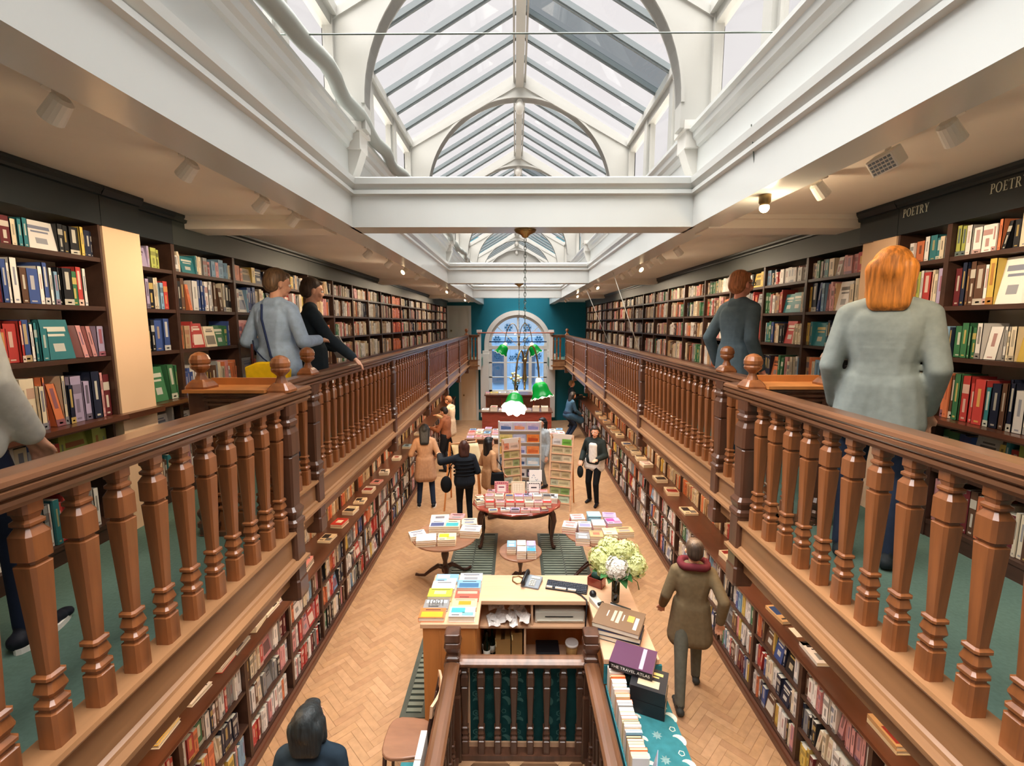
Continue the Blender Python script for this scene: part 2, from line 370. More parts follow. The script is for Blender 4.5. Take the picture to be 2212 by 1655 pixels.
# clerestory windows, roof glazing, trusses
ZS, ZE, ZR = 5.21, 5.93, 6.76
XE = {-1:1.31, 1:1.41}
TR = [3.60+2.435*k for k in range(-2,6)]+[Y1-.06]
wn = 2; tn = 60
for ti in range(len(TR)-1):
    ya, yb = TR[ti], TR[ti+1]
    for s in (-1,1):
        x = s*XE[s]
        mb = MB()
        mb.box(x-s*.02,x+s*.06,ya,yb,ZS,ZS+.05); mb.box(x-s*.02,x+s*.06,ya,yb,ZE-.07,ZE); 
        mb.box(x-s*.06,x+s*.10,ya,yb,ZE,ZE+.07)
        for k in range(4):
            yy = ya+(yb-ya)*k/3; hw = .05
            mb.box(x-s*.03,x+s*.06,yy-hw,yy+hw,ZS,ZE)
            if k < 3:
                for q in (yy+hw, ya+(yb-ya)*(k+1)/3-hw-.03): mb.box(x,x+s*.04,q,q+.03,ZS+.05,ZE-.07)
        f = struct(mb,'window_%d'%wn,M['roofbeam'],'%s white clerestory window along the %s side of the skylight'%(ordinal(ti+1),side[s]),'window'); wn += 1
        mb = MB(); mb.box(x+s*.015,x+s*.022,ya+.05,yb-.05,ZS+.05,ZE-.07); mb.build('pane',M['pane'],f)
        # sloping glazing
        mb = MB(); e = Vector((s*(XE[s]+.02),0,ZE+.05)); r = Vector((CX+s*.03,0,ZR))
        for k in range(1,6):
            yy = ya+(yb-ya)*k/6
            mb.bar((e.x,yy,e.z),(r.x,yy,r.z),.04,.045,(0,0,1)); mb.bar((e.x,yy,e.z-.025),(r.x,yy,r.z-.025),.018,.03,(0,0,1))
        f = struct(mb,'window_%d'%wn,M['bar'],'%s sloping run of roof glass on the %s side of the ridge'%(ordinal(ti+1),side[s]),'skylight'); wn += 1
        for k in range(6):
            y_a = ya+(yb-ya)*k/6; y_b = ya+(yb-ya)*(k+1)/6
            mb = MB(); mb.quad((e.x,y_a,e.z+.02),(e.x,y_b,e.z+.02),(r.x,y_b,r.z+.02),(r.x,y_a,r.z+.02))
            dk = (s > 0 and ti == 2 and k == 2) or (s>0 and ti==4 and k in (1,3))
            pn = mb.build('pane',M['dpane'] if dk else M['pane'],f)
            if dk: pn['label'] = 'grey tinted pane'
for ti,y in enumerate(TR):
    if ti == 0: continue
    mb = MB(); rA = 1.13; zc = 5.36
    inn = arc(CX,zc,rA,PI,0,40)
    def outz(x): 
        t = abs(x-CX); h = (XE[1]+.06 if x>CX else XE[-1]+.06); h = h-CX if x>CX else h+CX
        return ZE+.03+(ZR-ZE)*(1-t/h)
    for k in range(40):
        a,b = inn[k],inn[k+1]
        mb.prism([(a[0],a[1]),(b[0],b[1]),(b[0],outz(b[0])),(a[0],outz(a[0]))],'y',y-.06,y+.06)
        am=((a[0]-CX)*1.02+CX,(a[1]-zc)*1.02+zc); bm_=((b[0]-CX)*1.02+CX,(b[1]-zc)*1.02+zc)
        mb.prism([a,b,bm_,am],'y',y-.072,y+.072)
    for s in (-1,1):
        xi = CX+s*rA; xo = s*(XE[s]+.02)
        mb.box(xi,xo,y-.06,y+.06,ZS-.02,zc); mb.prism([(xi,zc),(xo,zc),(xo,outz(xo)),(xi,outz(xi))],'y',y-.06,y+.06)
        mb.box(xo-s*.05,xo+s*.02,y-.09,y+.09,ZS,ZE+.02)
        mb.bar((xo,y-.065,ZE-.02),(CX,y-.065,ZR-.1),.02,.05,(0,0,1))
    struct(mb,'trim_%d'%tn,M['roofbeam'],'white arched roof frame, %s from the viewer'%ordinal(ti),'roof arch'); tn += 1
    mb = MB(); mb.lathe([(.0,-.36),(.03,-.345),(.055,-.30),(.06,-.26),(.04,-.21),(.03,-.19),(.055,-.17),(.06,-.14),(.035,-.11),(.03,-.04),(.06,-.02),(.06,.0)],(CX,y,6.68),14)
    struct(mb,'trim_%d'%tn,M['white2'],'turned white pendant under the ridge at the %s roof frame'%ordinal(ti),'pendant ornament',smooth=True); tn += 1
mb = MB(); mb.box(CX-.045,CX+.045,TR[0],Y1,6.60,6.80); mb.box(CX-.075,CX-.055,TR[0],Y1,6.66,6.72); mb.box(CX+.055,CX+.075,TR[0],Y1,6.66,6.72)
struct(mb,'trim_58',M['roofbeam'],'ridge beam along the top of the skylight','ridge beam')
mb = MB(); mb.prism([(-1.45,5.2),(1.55,5.2),(1.55,6.0),(CX,6.84),(-1.45,6.0)],'y',Y1-.04,Y1+.2); struct(mb,'wall_gable',M['roofbeam'],'white gable end of the skylight','wall')
mb = MB(); mb.prism([(-1.45,4.6),(1.55,4.6),(1.55,6.0),(CX,6.84),(-1.45,6.0)],'y',TR[0]-.2,TR[0]); struct(mb,'wall_near_gable',M['white'],'white near end of the skylight','wall')
# grey sagging pipe and tie wire in the skylight
mb = MB(); pts=[]
for i in range(150):
    y=-.6+i*18.2/150; pts.append((-1.12+.012*math.sin(y*5.1)+.01*math.sin(y*11),y,5.265+.03*math.sin(y*2.6)+.012*math.sin(y*9.3)))
mb.tube(pts,.05,10)
tag(mb.build('roller_blind_cover',M['pipe'],smooth=True),'sagging grey-green rolled blind running along the clerestory windows','blind')
mb = MB(); mb.tube([(-1.27,2.6,5.28),(1.38,2.6,5.28)],.004,6); mb.tube([(1.34,2.6,5.26),(1.37,2.6,5.3)],.018,6)
tag(mb.build('tie_wire',M['chain']),'thin wire stretched across the skylight above the first beam','wire')
# ------------------------------------------------------------------ balustrades
BH = .765
bp = [(.033,0),(.033,.145),(.026,.15),(.026,.165),(.033,.172),(.033,.185),(.022,.20),(.022,.21),(.032,.235),(.024,.275),(.021,.28),(.031,.287),(.031,.30),(.021,.308),(.034,.755),(.026,.762),(.026,.772),(.036,.78),(.036,.875),(.025,.90),(.023,.905),(.031,.915),(.031,.925),(.022,.935),(.026,.955),(.03,.96),(.03,1.0)]
def baluster_mesh(k=1.0, h=BH): 
    mb = MB(); mb.lathe([(r*k,z*h) for r,z in bp], sq=.28); return mb
def newel_mesh(k=1.0):
    mb = MB(); P=[(.062,2.08),(.066,2.10),(.066,2.20),(.060,2.21),(.060,2.55),(.068,2.56),(.068,2.585),(.054,2.60),(.066,2.64),(.066,2.655),(.048,2.68),(.058,2.99),(.052,3.0),(.063,3.01),(.063,3.14),(.05,3.17),(.05,3.18),(.06,3.19),(.06,3.21),(.048,3.225),(.058,3.25),(.058,3.31)]
    mb.lathe([(r*k,z) for r,z in P], sq=.22); return mb
def finial_mesh():
    mb = MB(); mb.lathe([(.066,3.39),(.066,3.405),(.05,3.43),(.036,3.445)],sq=.2); mb.lathe([(.036,3.445),(.026,3.47),(.022,3.485),(.036,3.50),(.05,3.512),(.054,3.525),(.05,3.535),(.056,3.545),(.056,3.565),(.045,3.59),(.022,3.605),(0,3.61)],n=16); return mb
RH = [(.034,3.295),(.036,3.309),(.05,3.312),(.053,3.326),(.040,3.330),(.040,3.337),(.060,3.341),(.063,3.356),(.050,3.360),(.050,3.366),(.063,3.371),(.060,3.385),(.042,3.393)]
RAILP = RH+[(-a,b) for a,b in reversed(RH)]
def railbase(mb, fs, X, s, ya, yb):
    pass
bal0 = baluster_mesh().build('baluster', M['railZ']); new0 = newel_mesh().build('newel_post', M['dkZ']); fin0 = finial_mesh().build('finial', M['railZ'], smooth=False)
nb = MB(); nb.lathe([(.064,2.505),(.06,2.51),(.06,2.55),(.068,2.56),(.068,2.585),(.054,2.60),(.066,2.64),(.066,2.655),(.048,2.68),(.058,2.99),(.052,3.0),(.063,3.01),(.063,3.14),(.05,3.17),(.05,3.18),(.06,3.19),(.06,3.21),(.048,3.225),(.058,3.25),(.058,3.41)],sq=.22); newS = nb.build('newel_post', M['dkZ'])
for o in (bal0,new0,fin0,newS): COL.objects.unlink(o)
def put(src, parent, x, y, z=0):
    return inst(src, parent, (x-parent.location.x, y-parent.location.y, z-parent.location.z))
def balustrade(s, X, ya, yb, label, newels, finials, sp, y_first, over=0.0):
    t = thing('balustrade', (s*X,(ya+yb)/2,2.2), label, 'balustrade', 'gallery balustrades')
    mb = MB(); mb.prism([(s*X+a,b) for a,b in RAILP],'y',ya,yb+over); mb.build('handrail',M['railY'],t)
    mb = MB(); mb.prism([(s*(X-.055),2.505),(s*(X-.06),2.515),(s*(X-.055),2.53),(s*(X+.065),2.53),(s*(X+.065),2.505)],'y',ya,yb); mb.build('base_rail',M['fascia'],t)
    mb = MB(); mb.box(s*(X-.03),s*(X+.02),ya,yb,2.34,2.505); mb.box(s*(X-.005),s*(X+.02),ya,yb,2.18,2.31); mb.build('fascia',M['fascia'],t)
    mb = MB(); mb.prism([(s*(X-.03),2.36),(s*(X-.045),2.352),(s*(X-.05),2.34),(s*(X-.085),2.335),(s*(X-.085),2.315),(s*(X-.06),2.31),(s*(X-.05),2.295),(s*(X-.02),2.285),(s*(X+.02),2.285),(s*(X+.02),2.36)],'y',ya,yb); mb.build('moulding',M['fascia'],t)
    for y in newels:
        n = put(new0,t,s*X,y)
        n.scale = (1.0,1.0,1.0)
        if y in finials: f = inst(fin0,n,(0,0,0))
    y = y_first; k = 0
    while y < yb-.03:
        if all(abs(y-q) > .085 for q in newels) and y > ya:
            put(bal0,t,s*X,y,2.53)
        y += sp
    return t
for s in (-1,1):
    k = {-1:1.0, 1:1.03}[s]
    nf = {-1:2.74, 1:2.92}[s]
    balustrade(s, FX[s], Y0, nf+.06, 'wooden balustrade of the projecting %s gallery front, big turned balusters'%side[s], [nf], [nf], .152, {-1:1.105-.152*3,1:1.095-.155*3}[s], .2)
    nr = [3.68+2.43*i for i in range(6)] if s < 0 else [3.90+2.48*i for i in range(5)]+[16.0]
    balustrade(s, GX[s], nf, EY, 'long wooden balustrade along the %s gallery running to the end wall'%side[s], nr, [nr[0],nr[-1]], .152, nr[0]-.152*4)
    # short return with reading shelf where the projection steps back
    t = thing('balustrade',(s*(FX[s]+.24),nf,2.2),'short cross balustrade with sloped reading shelf beside the %s corner newel'%side[s],'balustrade','gallery balustrades')
    xa, xb = s*(FX[s]+.06), s*(FX[s]+.44)
    mb = MB(); mb.prism([(nf-a,b) for a,b in RAILP],'x',xa,xb); mb.build('handrail',M['railY'],t)
    mb = MB(); mb.box(xa-s*.0,xb+s*.10,nf-.09,nf+.16,3.393,3.412); mb.box(xa,xb+s*.08,nf+.15,nf+.17,3.36,3.455); mb.build('reading_shelf',M['mapled'],t)
    mb = MB(); mb.box(xa,xb,nf-.06,nf+.06,2.50,2.53); mb.build('base_rail',M['railY'],t)
    for q in (.10,.22,.34): put(bal0,t,xa+s*q,nf,2.53)
    n = put(newS,t,xb+s*.04,nf); inst(fin0,n,(0,0,.02))
    # return at the window end
    t = thing('balustrade',(s*1.45,EY,2.2),'short return of the %s balustrade beside the arched window'%side[s],'balustrade','gallery balustrades')
    xa, xb = s*1.24, s*(GX[s]-.06)
    mb = MB(); mb.prism([(EY-a,b) for a,b in RAILP],'x',xa,xb); mb.build('handrail',M['railY'],t)
    mb = MB(); mb.box(xa,xb,EY-.05,EY+.05,2.505,2.53); mb.build('base_rail',M['railY'],t)
    mb = MB(); mb.box(xa,xb,EY-.03,EY+.03,2.18,2.505); mb.box(xa,xb,EY-.06,EY+.03,2.30,2.34); mb.build('fascia',M['fascia'],t)
    for q in (.08,.20,.32): put(bal0,t,xa+s*q,EY,2.53)
    mb = MB(); mb.box(s*1.19,s*1.30,EY-.05,EY+.06,2.18,3.46); mb.box(s*1.16,s*1.33,EY-.08,EY+.09,3.46,3.56); mb.build('white_post',M['white2'],t)
    mb = MB(); mb.box(s*1.24,s*(GX[s]+.03),EY,Y1-.17,2.20,2.50); struct(mb,'floor_%s_landing'%side[s],M['carpet'],'narrow %s landing beside the arched window'%side[s],'floor')
mb = MB(); mb.tube([(-1.3,EY-.1,3.46),(1.34,EY-.1,3.46)],.022,8)
o = tag(mb.build('brass_rail',mat('coppery_rail',(188,120,100),.4,.5),smooth=True),'coppery rail spanning in front of the arched window between two white posts','rail')
mb = MB(); mb.tube([(-1.0,Y1-.12,3.08),(1.2,Y1-.12,3.08)],.022,8)
o = tag(mb.build('curtain_rail',mat('navy_rail',(24,52,92),.5,.4),smooth=True),'dark navy rail across the transom of the arched window','rail')
# ------------------------------------------------------------------ bookcases
rows = []        # (s, xfront, z, ya, yb, clear height, depth, zone, row word, bay word, case word)
RW = ['ledge','second','third','top']
ROWU = [(3.252,.325),(3.6065,.26),(3.8965,.25),(4.1745,.178)]
ROWB = [(2.6065,.29),(2.9365,.268)]
def gallery_case(s, parts, xf, idx, near):
    y0, y1 = parts[0]+.0005, parts[-1]-.0005; parts = [y0]+list(parts[1:-1])+[y1]
    words_ = '%s %s gallery bookcase'%(ordinal(idx),side[s])
    t = thing('bookcase',(s*xf,(y0+y1)/2,GF),'dark tall bookcase, %s from the viewer along the %s gallery'%(ordinal(idx),side[s]),'bookcase','gallery bookcases')
    A = lambda a: s*(xf+a)
    def part(nm,m,f,**k):
        mb = MB(); f(mb); return mb.build(nm,m,t,**k)
    part('back_panel',M['backp'],lambda mb: mb.box(A(.27),A(.29),y0,y1,2.5,4.38))
    for y in parts:
        w = .015; p = y0+.0005 if y == y0 else y-w; q = y1-.0005 if y == y1 else y+w
        part('upright',M['shelf'],lambda mb: (mb.box(A(0),A(.27),p,q,3.25,4.37), mb.box(A(.04),A(.27),p,q,GF+.001,3.225)))
    for z in (3.58,3.87,4.148): part('shelf_board',M['shelf'],lambda mb: mb.box(A(.004),A(.27),y0,y1,z,z+.024))
    for z in (2.58,2.91): part('shelf_board',M['shelf'],lambda mb: mb.box(A(.045),A(.27),y0,y1,z,z+.024))
    part('plinth',M['shelf'],lambda mb: mb.box(A(.05),A(.07),y0,y1,GF,2.58))
    part('ledge',M['lowwood'],lambda mb: mb.prism([(A(-.05),3.215),(A(-.055),3.225),(A(-.05),3.25),(A(.27),3.25),(A(.27),3.215)],'y',y0,y1))
    part('cornice',M['shelfb'] if near else M['cornice2'],lambda mb: mb.prism([(A(.27),4.36),(A(-.01),4.36),(A(-.012),4.525),(A(-.03),4.53),(A(-.033),4.545),(A(-.048),4.56),(A(-.05),4.578),(A(.27),4.578)],'y',y0,y1))
    for b,(ya,yb) in enumerate(zip(parts,parts[1:])):
        for r,(z,h) in enumerate(ROWU): rows.append((s,xf+.02,z,ya+.018,yb-.018,h,.2,'near' if y0<3.2 else ('gal' if ya<5.4 else 'far'),RW[r],b+1,words_))
        for r,(z,h) in enumerate(ROWB): rows.append((s,xf+.07,z,ya+.018,yb-.018,h,.19,'near' if y0<3.2 else 'gal',['floor','knee'][r],b+1,words_))
    return t
def lower_case(s, parts, xl, idx):
    y0, y1 = parts[0]+.0005, parts[-1]-.0005; parts = [y0]+list(parts[1:-1])+[y1]; words_ = '%s %s ground-floor bookcase'%(ordinal(idx),side[s])
    t = thing('bookcase',(s*xl,(y0+y1)/2,0),'dark ground-floor bookcase with counter, %s from the viewer, %s side'%(ordinal(idx),side[s]),'bookcase','ground floor bookcases')
    A = lambda a: s*(xl+a)
    def part(nm,m,f,**k):
        mb = MB(); f(mb); return mb.build(nm,m,t,**k)
    part('back_panel',M['shelf'],lambda mb: (mb.box(A(.23),A(.245),y0,y1,0,1.02)))
    part('upper_back_panel',M['backp'],lambda mb: mb.box(A(.53),A(.545),y0,y1,1.05,2.12))
    for y in parts:
        w = .018; p = y0+.0005 if y == y0 else y-w; q = y1-.0005 if y == y1 else y+w
        part('upright',M['shelf'],lambda mb: (mb.box(A(0),A(.23),p,q,.09,1.02), mb.box(A(.33),A(.53),p,q,1.05,2.12)))
    for z in (.08,.40,.71): part('shelf_board',M['shelf'],lambda mb: mb.box(A(.004),A(.23),y0,y1,z,z+.022))
    for z in (1.40,1.75): part('shelf_board',M['lowwood'],lambda mb: mb.box(A(.334),A(.53),y0,y1,z,z+.022))
    part('plinth',M['lowwood'],lambda mb: (mb.box(A(-.03),A(.23),y0,y1,0,.06), mb.prism([(A(-.03),.06),(A(-.02),.075),(A(.0),.08),(A(.23),.08),(A(.23),.06)],'y',y0,y1)))
    part('counter',M['lowwood'],lambda mb: mb.prism([(A(-.025),1.015),(A(-.03),1.03),(A(-.025),1.05),(A(.53),1.05),(A(.53),1.015)],'y',y0,y1))
    for b,(ya,yb) in enumerate(zip(parts,parts[1:])):
        for r,(z,h) in enumerate([(.1045,.283),(.4245,.272),(.7345,.268)]): rows.append((s,xl+.02,z,ya+.022,yb-.022,h,.19,'low',['floor','middle','upper'][r],b+1,words_))
        for r,(z,h) in enumerate([(1.0525,.33),(1.4245,.31),(1.7745,.31)]): rows.append((s,xl+.345,z,ya+.022,yb-.022,h,.17,'warm',['counter','high','highest'][r],b+1,words_))
    return t
gp = {-1:[[1.5,2.14,2.75],[3.05,3.40],[3.40,4.12,4.84,5.59]], 1:[[1.5,2.12,2.75,3.11],[3.46,4.14,4.84,5.58]]}
for s in (-1,1):
    ps = list(gp[s]); y = ps[-1][-1]
    while y < 15.9: ps.append([y,y+.75,y+1.5,y+2.25]); y += 2.25
    for i,p in enumerate(ps):
        gallery_case(s,p,XS[s] if p[0] < 2.9 else XS[s]+.06,i+1,p[0]<3.2)
    y = 1.25; i = 1
    while y < 15.3: lower_case(s,[y,y+.76,y+1.52,y+2.28],{-1:2.26,1:2.38}[s],i); y += 2.28; i += 1
    # cream pilaster between the first and second bookcases, cornice running over
    a,b = {-1:(2.765,3.035),1:(3.125,3.445)}[s]; x = XS[s]
    mb = MB(); mb.box(s*(x+.0),s*WALL[s],a,b-({-1:0,1:.12}[s]),3.25,4.36); mb.box(s*x,s*WALL[s],a,b,GF,3.25)
    if s>0: mb.box(s*(x+.02),s*WALL[s],b-.12,b,3.25,4.36)
    struct(mb,'trim_%d'%(200+s),M['pil'],'plain cream pilaster between the bookcases of the %s gallery'%side[s],'pilaster')
    mb = MB(); mb.prism([(s*(x+q),z) for q,z in [(.27,4.36),(-.01,4.36),(-.012,4.525),(-.03,4.53),(-.048,4.56),(-.05,4.578),(.27,4.578)]],'y',a-.012,b+.0)
    struct(mb,'trim_%d'%(210+s),M['shelfb'],'dark cornice over the cream pilaster of the %s gallery'%side[s],'cornice')
    mb = MB(); mb.box(s*(x-.05),s*(x+.02),a-.012,b+.012,3.215,3.25); struct(mb,'trim_%d'%(220+s),M['lowwood'],'wooden ledge under the cream pilaster of the %s gallery'%side[s],'ledge')
# lettering POETRY on the dark cornice of the right gallery
def serif_word(word, h, mb, P):
    # P(u,v) -> 3D, u to the right as read, v up (0..h)
    t, k, sf = h*.17, h*.07, h*.09
    def rect(a,b,c,d): mb.add([P(a,c),P(b,c),P(b,d),P(a,d)],[(0,1,2,3)])
    def ringarc(cu,cv,ru,rv,wu,wv,a0,a1,n=14):
        for i in range(n):
            A,B = a0+(a1-a0)*i/n, a0+(a1-a0)*(i+1)/n
            mb.add([P(cu+ru*math.cos(A),cv+rv*math.sin(A)),P(cu+ru*math.cos(B),cv+rv*math.sin(B)),P(cu+(ru-wu)*math.cos(B),cv+(rv-wv)*math.sin(B)),P(cu+(ru-wu)*math.cos(A),cv+(rv-wv)*math.sin(A))],[(0,1,2,3)])
    def diag(a,c,b,d,w): mb.add([P(a,c),P(a+w,c),P(b+w,d),P(b,d)],[(0,1,2,3)])
    u = 0
    for ch in word:
        if ch in 'PR':
            rect(u+sf,u+sf+t,0,h); rect(u,u+2*sf+t,0,k*.8); rect(u,u+sf+t,h-k*.8,h)
            rect(u+sf+t,u+h*.38,h-k,h); rect(u+sf+t,u+h*.38,h*.45,h*.45+k); ringarc(u+h*.36,h*.725,h*.27,h*.275,t*.95,k,-PI/2,PI/2)
            if ch == 'R': diag(u+h*.62,0,u+h*.32,h*.46,t*.95); rect(u+h*.55,u+h*.85,0,k*.8); u += h*.86
            else: u += h*.70
        elif ch == 'O': ringarc(u+h*.44,h*.5,h*.44,h*.52,t,k,0,2*PI,28); u += h*.96
        elif ch == 'E':
            rect(u+sf,u+sf+t,0,h); rect(u,u+h*.58,0,k); rect(u,u+h*.56,h-k,h); rect(u+sf,u+h*.44,h*.5-k/2,h*.5+k/2)
            rect(u+h*.54,u+h*.60,0,h*.2); rect(u+h*.52,u+h*.58,h*.8,h); rect(u+h*.41,u+h*.45,h*.4,h*.6); u += h*.70
        elif ch == 'T':
            rect(u+h*.27,u+h*.27+t,0,h); rect(u,u+h*.70,h-k,h); rect(u,u+h*.05,h*.78,h); rect(u+h*.65,u+h*.70,h*.78,h); rect(u+h*.18,u+h*.53,0,k*.8); u += h*.78
        elif ch == 'Y':
            rect(u+h*.32,u+h*.32+t,0,h*.46); diag(u+h*.33,h*.42,u+h*.02,h,t*1.1); diag(u+h*.40,h*.42,u+h*.62,h,t*.55); rect(u+h*.23,u+h*.58,0,k*.8); rect(u-h*.04,u+h*.27,h-k*.8,h); rect(u+h*.52,u+h*.80,h-k*.8,h); u += h*.8
        u += h*.04
lm = mat('gilt_letter',(176,178,160),.4,.5)
for q,(ya,hh,lab) in enumerate([(2.53,.05,'POETRY in pale capitals on the dark cornice, over the books close to the viewer'),(3.075,.05,'POETRY in pale capitals on the dark cornice, over the cream pilaster')]):
    mb = MB(); serif_word('POETRY',hh,mb,lambda u,v: (XS[1]-.0145,ya-u*.74,4.462+v))
    tag(mb.build('lettering',lm,recalc=False),lab,'lettering')
# ------------------------------------------------------------------ books
PAL = dict(white=(236,230,224),cream=(230,212,180),tan=(204,164,118),orange=(226,120,62),red=(196,52,46),maroon=(112,36,42),pink=(222,150,150),yellow=(228,192,60),lime=(172,178,66),green=(54,120,76),teal=(38,128,138),sky=(128,172,204),blue=(58,84,150),navy=(34,42,66),black=(34,34,38),grey=(142,142,142),brown=(104,70,50),lilac=(176,160,196))
def zone(**k): return [x for x in k for _ in range(k[x])]
ZN = dict(near=zone(white=9,cream=7,red=3,maroon=1,orange=2,yellow=2,lime=1,green=3,teal=3,sky=2,blue=3,navy=3,black=2,brown=2,lilac=1,pink=2,grey=1),
          gal=zone(white=8,cream=8,tan=3,red=3,orange=2,yellow=1,green=2,teal=2,sky=2,blue=2,navy=2,black=2,brown=2,pink=2,grey=2),
          far=zone(white=7,cream=11,tan=6,orange=3,brown=3,pink=3,red=1,green=1,grey=2,black=1,navy=1),  # far shelves: their lit cream-orange look is put into the book colours
          low=zone(white=9,cream=4,red=4,pink=2,black=4,navy=2,orange=2,yellow=1,sky=2,blue=1,grey=3,brown=2,green=1,maroon=1),
          warm=zone(cream=8,tan=7,orange=5,white=3,brown=3,yellow=2,red=2,black=1))
PG = lin((236,226,206))
def jit(c): 
    k = rnd.uniform(.82,1.1); q = lin(c); g = .3*q[0]+.59*q[1]+.11*q[2]; return tuple(min(1,(.86*x+.14*g)*k) for x in q)
DARK = lin((44,40,44)); LIGHT = lin((236,230,214))
def contrast(key):
    if key in ('white','cream','tan','yellow','pink','lime','sky','grey','lilac','orange'): return rnd.choice([DARK,DARK,lin((150,50,44)),lin((40,70,120))])
    return rnd.choice([LIGHT,LIGHT,lin((222,190,110))])
specs = []
def fill(row):
    s,xf,z,ya,yb,hh,dep,zn,rw,bay,words_ = row
    y = ya+.002; n = 0; hb = rnd.uniform(.62,.78) if rw in ('ledge','counter') else rnd.uniform(.68,.84) if rw == 'second' else rnd.uniform(.76,.92); pal = ZN[zn]; wide = 1.35 if ya > 9 else 1.0
    salmon = (s < 0 and 9.2 < ya < 9.75 and z > 2.9)
    lim = yb - (rnd.uniform(0,.10) if rnd.random() < .4 and not salmon else .0)
    same = 0; key = None
    while y < lim-.012:
        if same <= 0: key = rnd.choice(pal); same = rnd.choice([1,1,1,1,2,3])
        same -= 1
        if salmon: key = rnd.choice(['orange','orange','orange','red','pink'])
        fo = (zn in ('near','gal','low') and rnd.random() < (.11 if zn != 'low' else .07)) and lim-y > .17
        h = min(hh*.95, hh*(hb+rnd.uniform(-.13,.08)))
        if fo:
            w = rnd.uniform(.12,.16); d = rnd.uniform(.02,.04)
        else:
            w = min(rnd.choice([.016,.022,.026,.03,.034,.04,.05,.06])*rnd.uniform(.9,1.15)*wide, lim-y); d = dep*rnd.uniform(.68,.86)
        n += 1
        lean = 0
        if not fo and n > 3 and lim-y-w > .05 and rnd.random() < .07: g = rnd.uniform(.02,.045); y += g; lean = -(g-.003)/h
        specs.append(dict(s=s,xf=xf+rnd.uniform(0,.02),y=y,w=w,h=h,d=d,z=z,key=key,col=jit(PAL[key]),fo=fo,lean=lean,row=rw,bay=bay,case=words_,n=n,con=contrast(key),t=rnd.random()))
        y += w+.0008
for r_ in rows: fill(r_)
def bookgeo(b, mb, pages=None):
    s, xf, y, w, h, d, z = b['s'],b['xf'],b['y'],b['w'],b['h'],b['d'],b['z']
    tilt = .16 if b['fo'] else 0.0; ln = b['lean']; c = b['col']; k = b['con']; m_ = .75 if b['fo'] else .42+.3*(b['t']*7%1); k = tuple(m_*p+(1-m_)*q for p,q in zip(k,c))
    def P(a,q,e): return (s*(xf+a+tilt*e), y+q+ln*e, z+e)
    def bx(a0,a1,q0,q1,e0,e1,col,top=None,M_=None):
        m = M_ or mb
        vs = [P(a0,q0,e0),P(a0,q1,e0),P(a1,q1,e0),P(a1,q0,e0),P(a0,q0,e1),P(a0,q1,e1),P(a1,q1,e1),P(a1,q0,e1)]
        m.add(vs,[(0,1,5,4),(1,2,6,5),(2,3,7,6),(3,0,4,7)],col); m.add(vs,[(4,5,6,7)],top or col)
    def lab(q0,q1,e0,e1,col,a=-.0007): mb.add([P(a,q0,e0),P(a,q1,e0),P(a,q1,e1),P(a,q0,e1)],[(0,1,2,3)],col)
    if pages is None: bx(0,d,0,w,0,h,c,PG)
    elif b['fo']:
        bx(0,.003,0,w,0,h,c); bx(d-.003,d,0,w,0,h,c); e=.004 if b['s']>0 else w-.004; bx(0,d,0,.003,0,h,c)
        bx(.003,d-.003,.003,w-.003,.003,h-.004,PG,PG,pages)
    else:
        e = min(.003,w*.2); bx(0,.003,0,w,0,h,c); bx(0,d,0,e,0,h,c); bx(0,d,w-e,w,0,h,c)
        bx(.003,d-.004,e,w-e,.003,h-.005,PG,PG,pages)
    t = b['t']
    if b['fo']:
        if t < .55: lab(w*.1,w*.9,h*.12,h*.55,k); lab(w*.18,w*.82,h*.72,h*.80,k); lab(w*.25,w*.75,h*.84,h*.88,k)
        else: lab(w*.12,w*.88,h*.70,h*.82,k); lab(w*.2,w*.8,h*.58,h*.64,k); lab(w*.3,w*.7,h*.2,h*.4,tuple(.5*x+.2 for x in k))
    elif w > .011:
        if t < .5: lab(w*.36,w*.64,h*.40,h*.80,k)
        elif t < .75: lab(w*.08,w*.92,h*.62,h*.82,k); lab(w*.35,w*.65,h*.2,h*.5,k)
        else: lab(w*.3,w*.7,h*.42,h*.9,k); lab(0,w,h*.0,h*.16,k)
        lab(w*.3,w*.7,h*.05,h*.09,k)
def lp(p):   # picture position and distance of a point (only to rank how large a book shows)
    a = co_inv @ Vector(p); 
    if a.z > -.1: return None
    return (1106+1000*a.x/-a.z, 827.5-1000*a.y/-a.z, -a.z)
# ------------------------------------------------------------------ stair-head balustrade
t = thing('balustrade',(.065,3.63,0),'dark wooden balustrade around the basement stairs in front of the desk','balustrade')
def urn(x,y):
    mb = MB(); mb.lathe([(.066,.0),(.066,.62),(.056,.64),(.06,.66),(.06,.84),(.074,.85),(.074,.875),(.06,.885),(.06,.90),(.072,.91),(.072,.935),(.055,.95)],(x,y,0),sq=.15)
    n = mb.build('newel_post',M['dkZ'],t)
    mb = MB(); mb.lathe([(.05,.95),(.06,.96),(.06,.985),(.045,.995),(.04,1.01),(.06,1.05),(.07,1.085),(.066,1.12),(.05,1.13),(.064,1.135),(.064,1.20),(.056,1.205)],(x,y,0),sq=.2); mb.build('finial',M['dkZ'],n)
urn(-.53,3.63); urn(.645,3.63)
prf = [(-.05,.895),(.05,.895),(.05,.905),(.062,.915),(.062,.935),(.045,.95),(.02,.957),(-.02,.957),(-.045,.95),(-.062,.935),(-.062,.915),(-.05,.905)]
mb = MB(); mb.prism([(3.63+a,b) for a,b in prf],'x',-.47,.60); mb.build('handrail',M['railY'],t)
for x in (-.53,.645):
    mb = MB(); mb.prism([(x+a,b) for a,b in prf],'y',1.0,3.57); mb.build('handrail',M['railY'],t)
    mb = MB(); mb.box(x-.045,x+.045,1.0,3.57,0,.05); mb.build('base_rail',M['dkZ'],t)
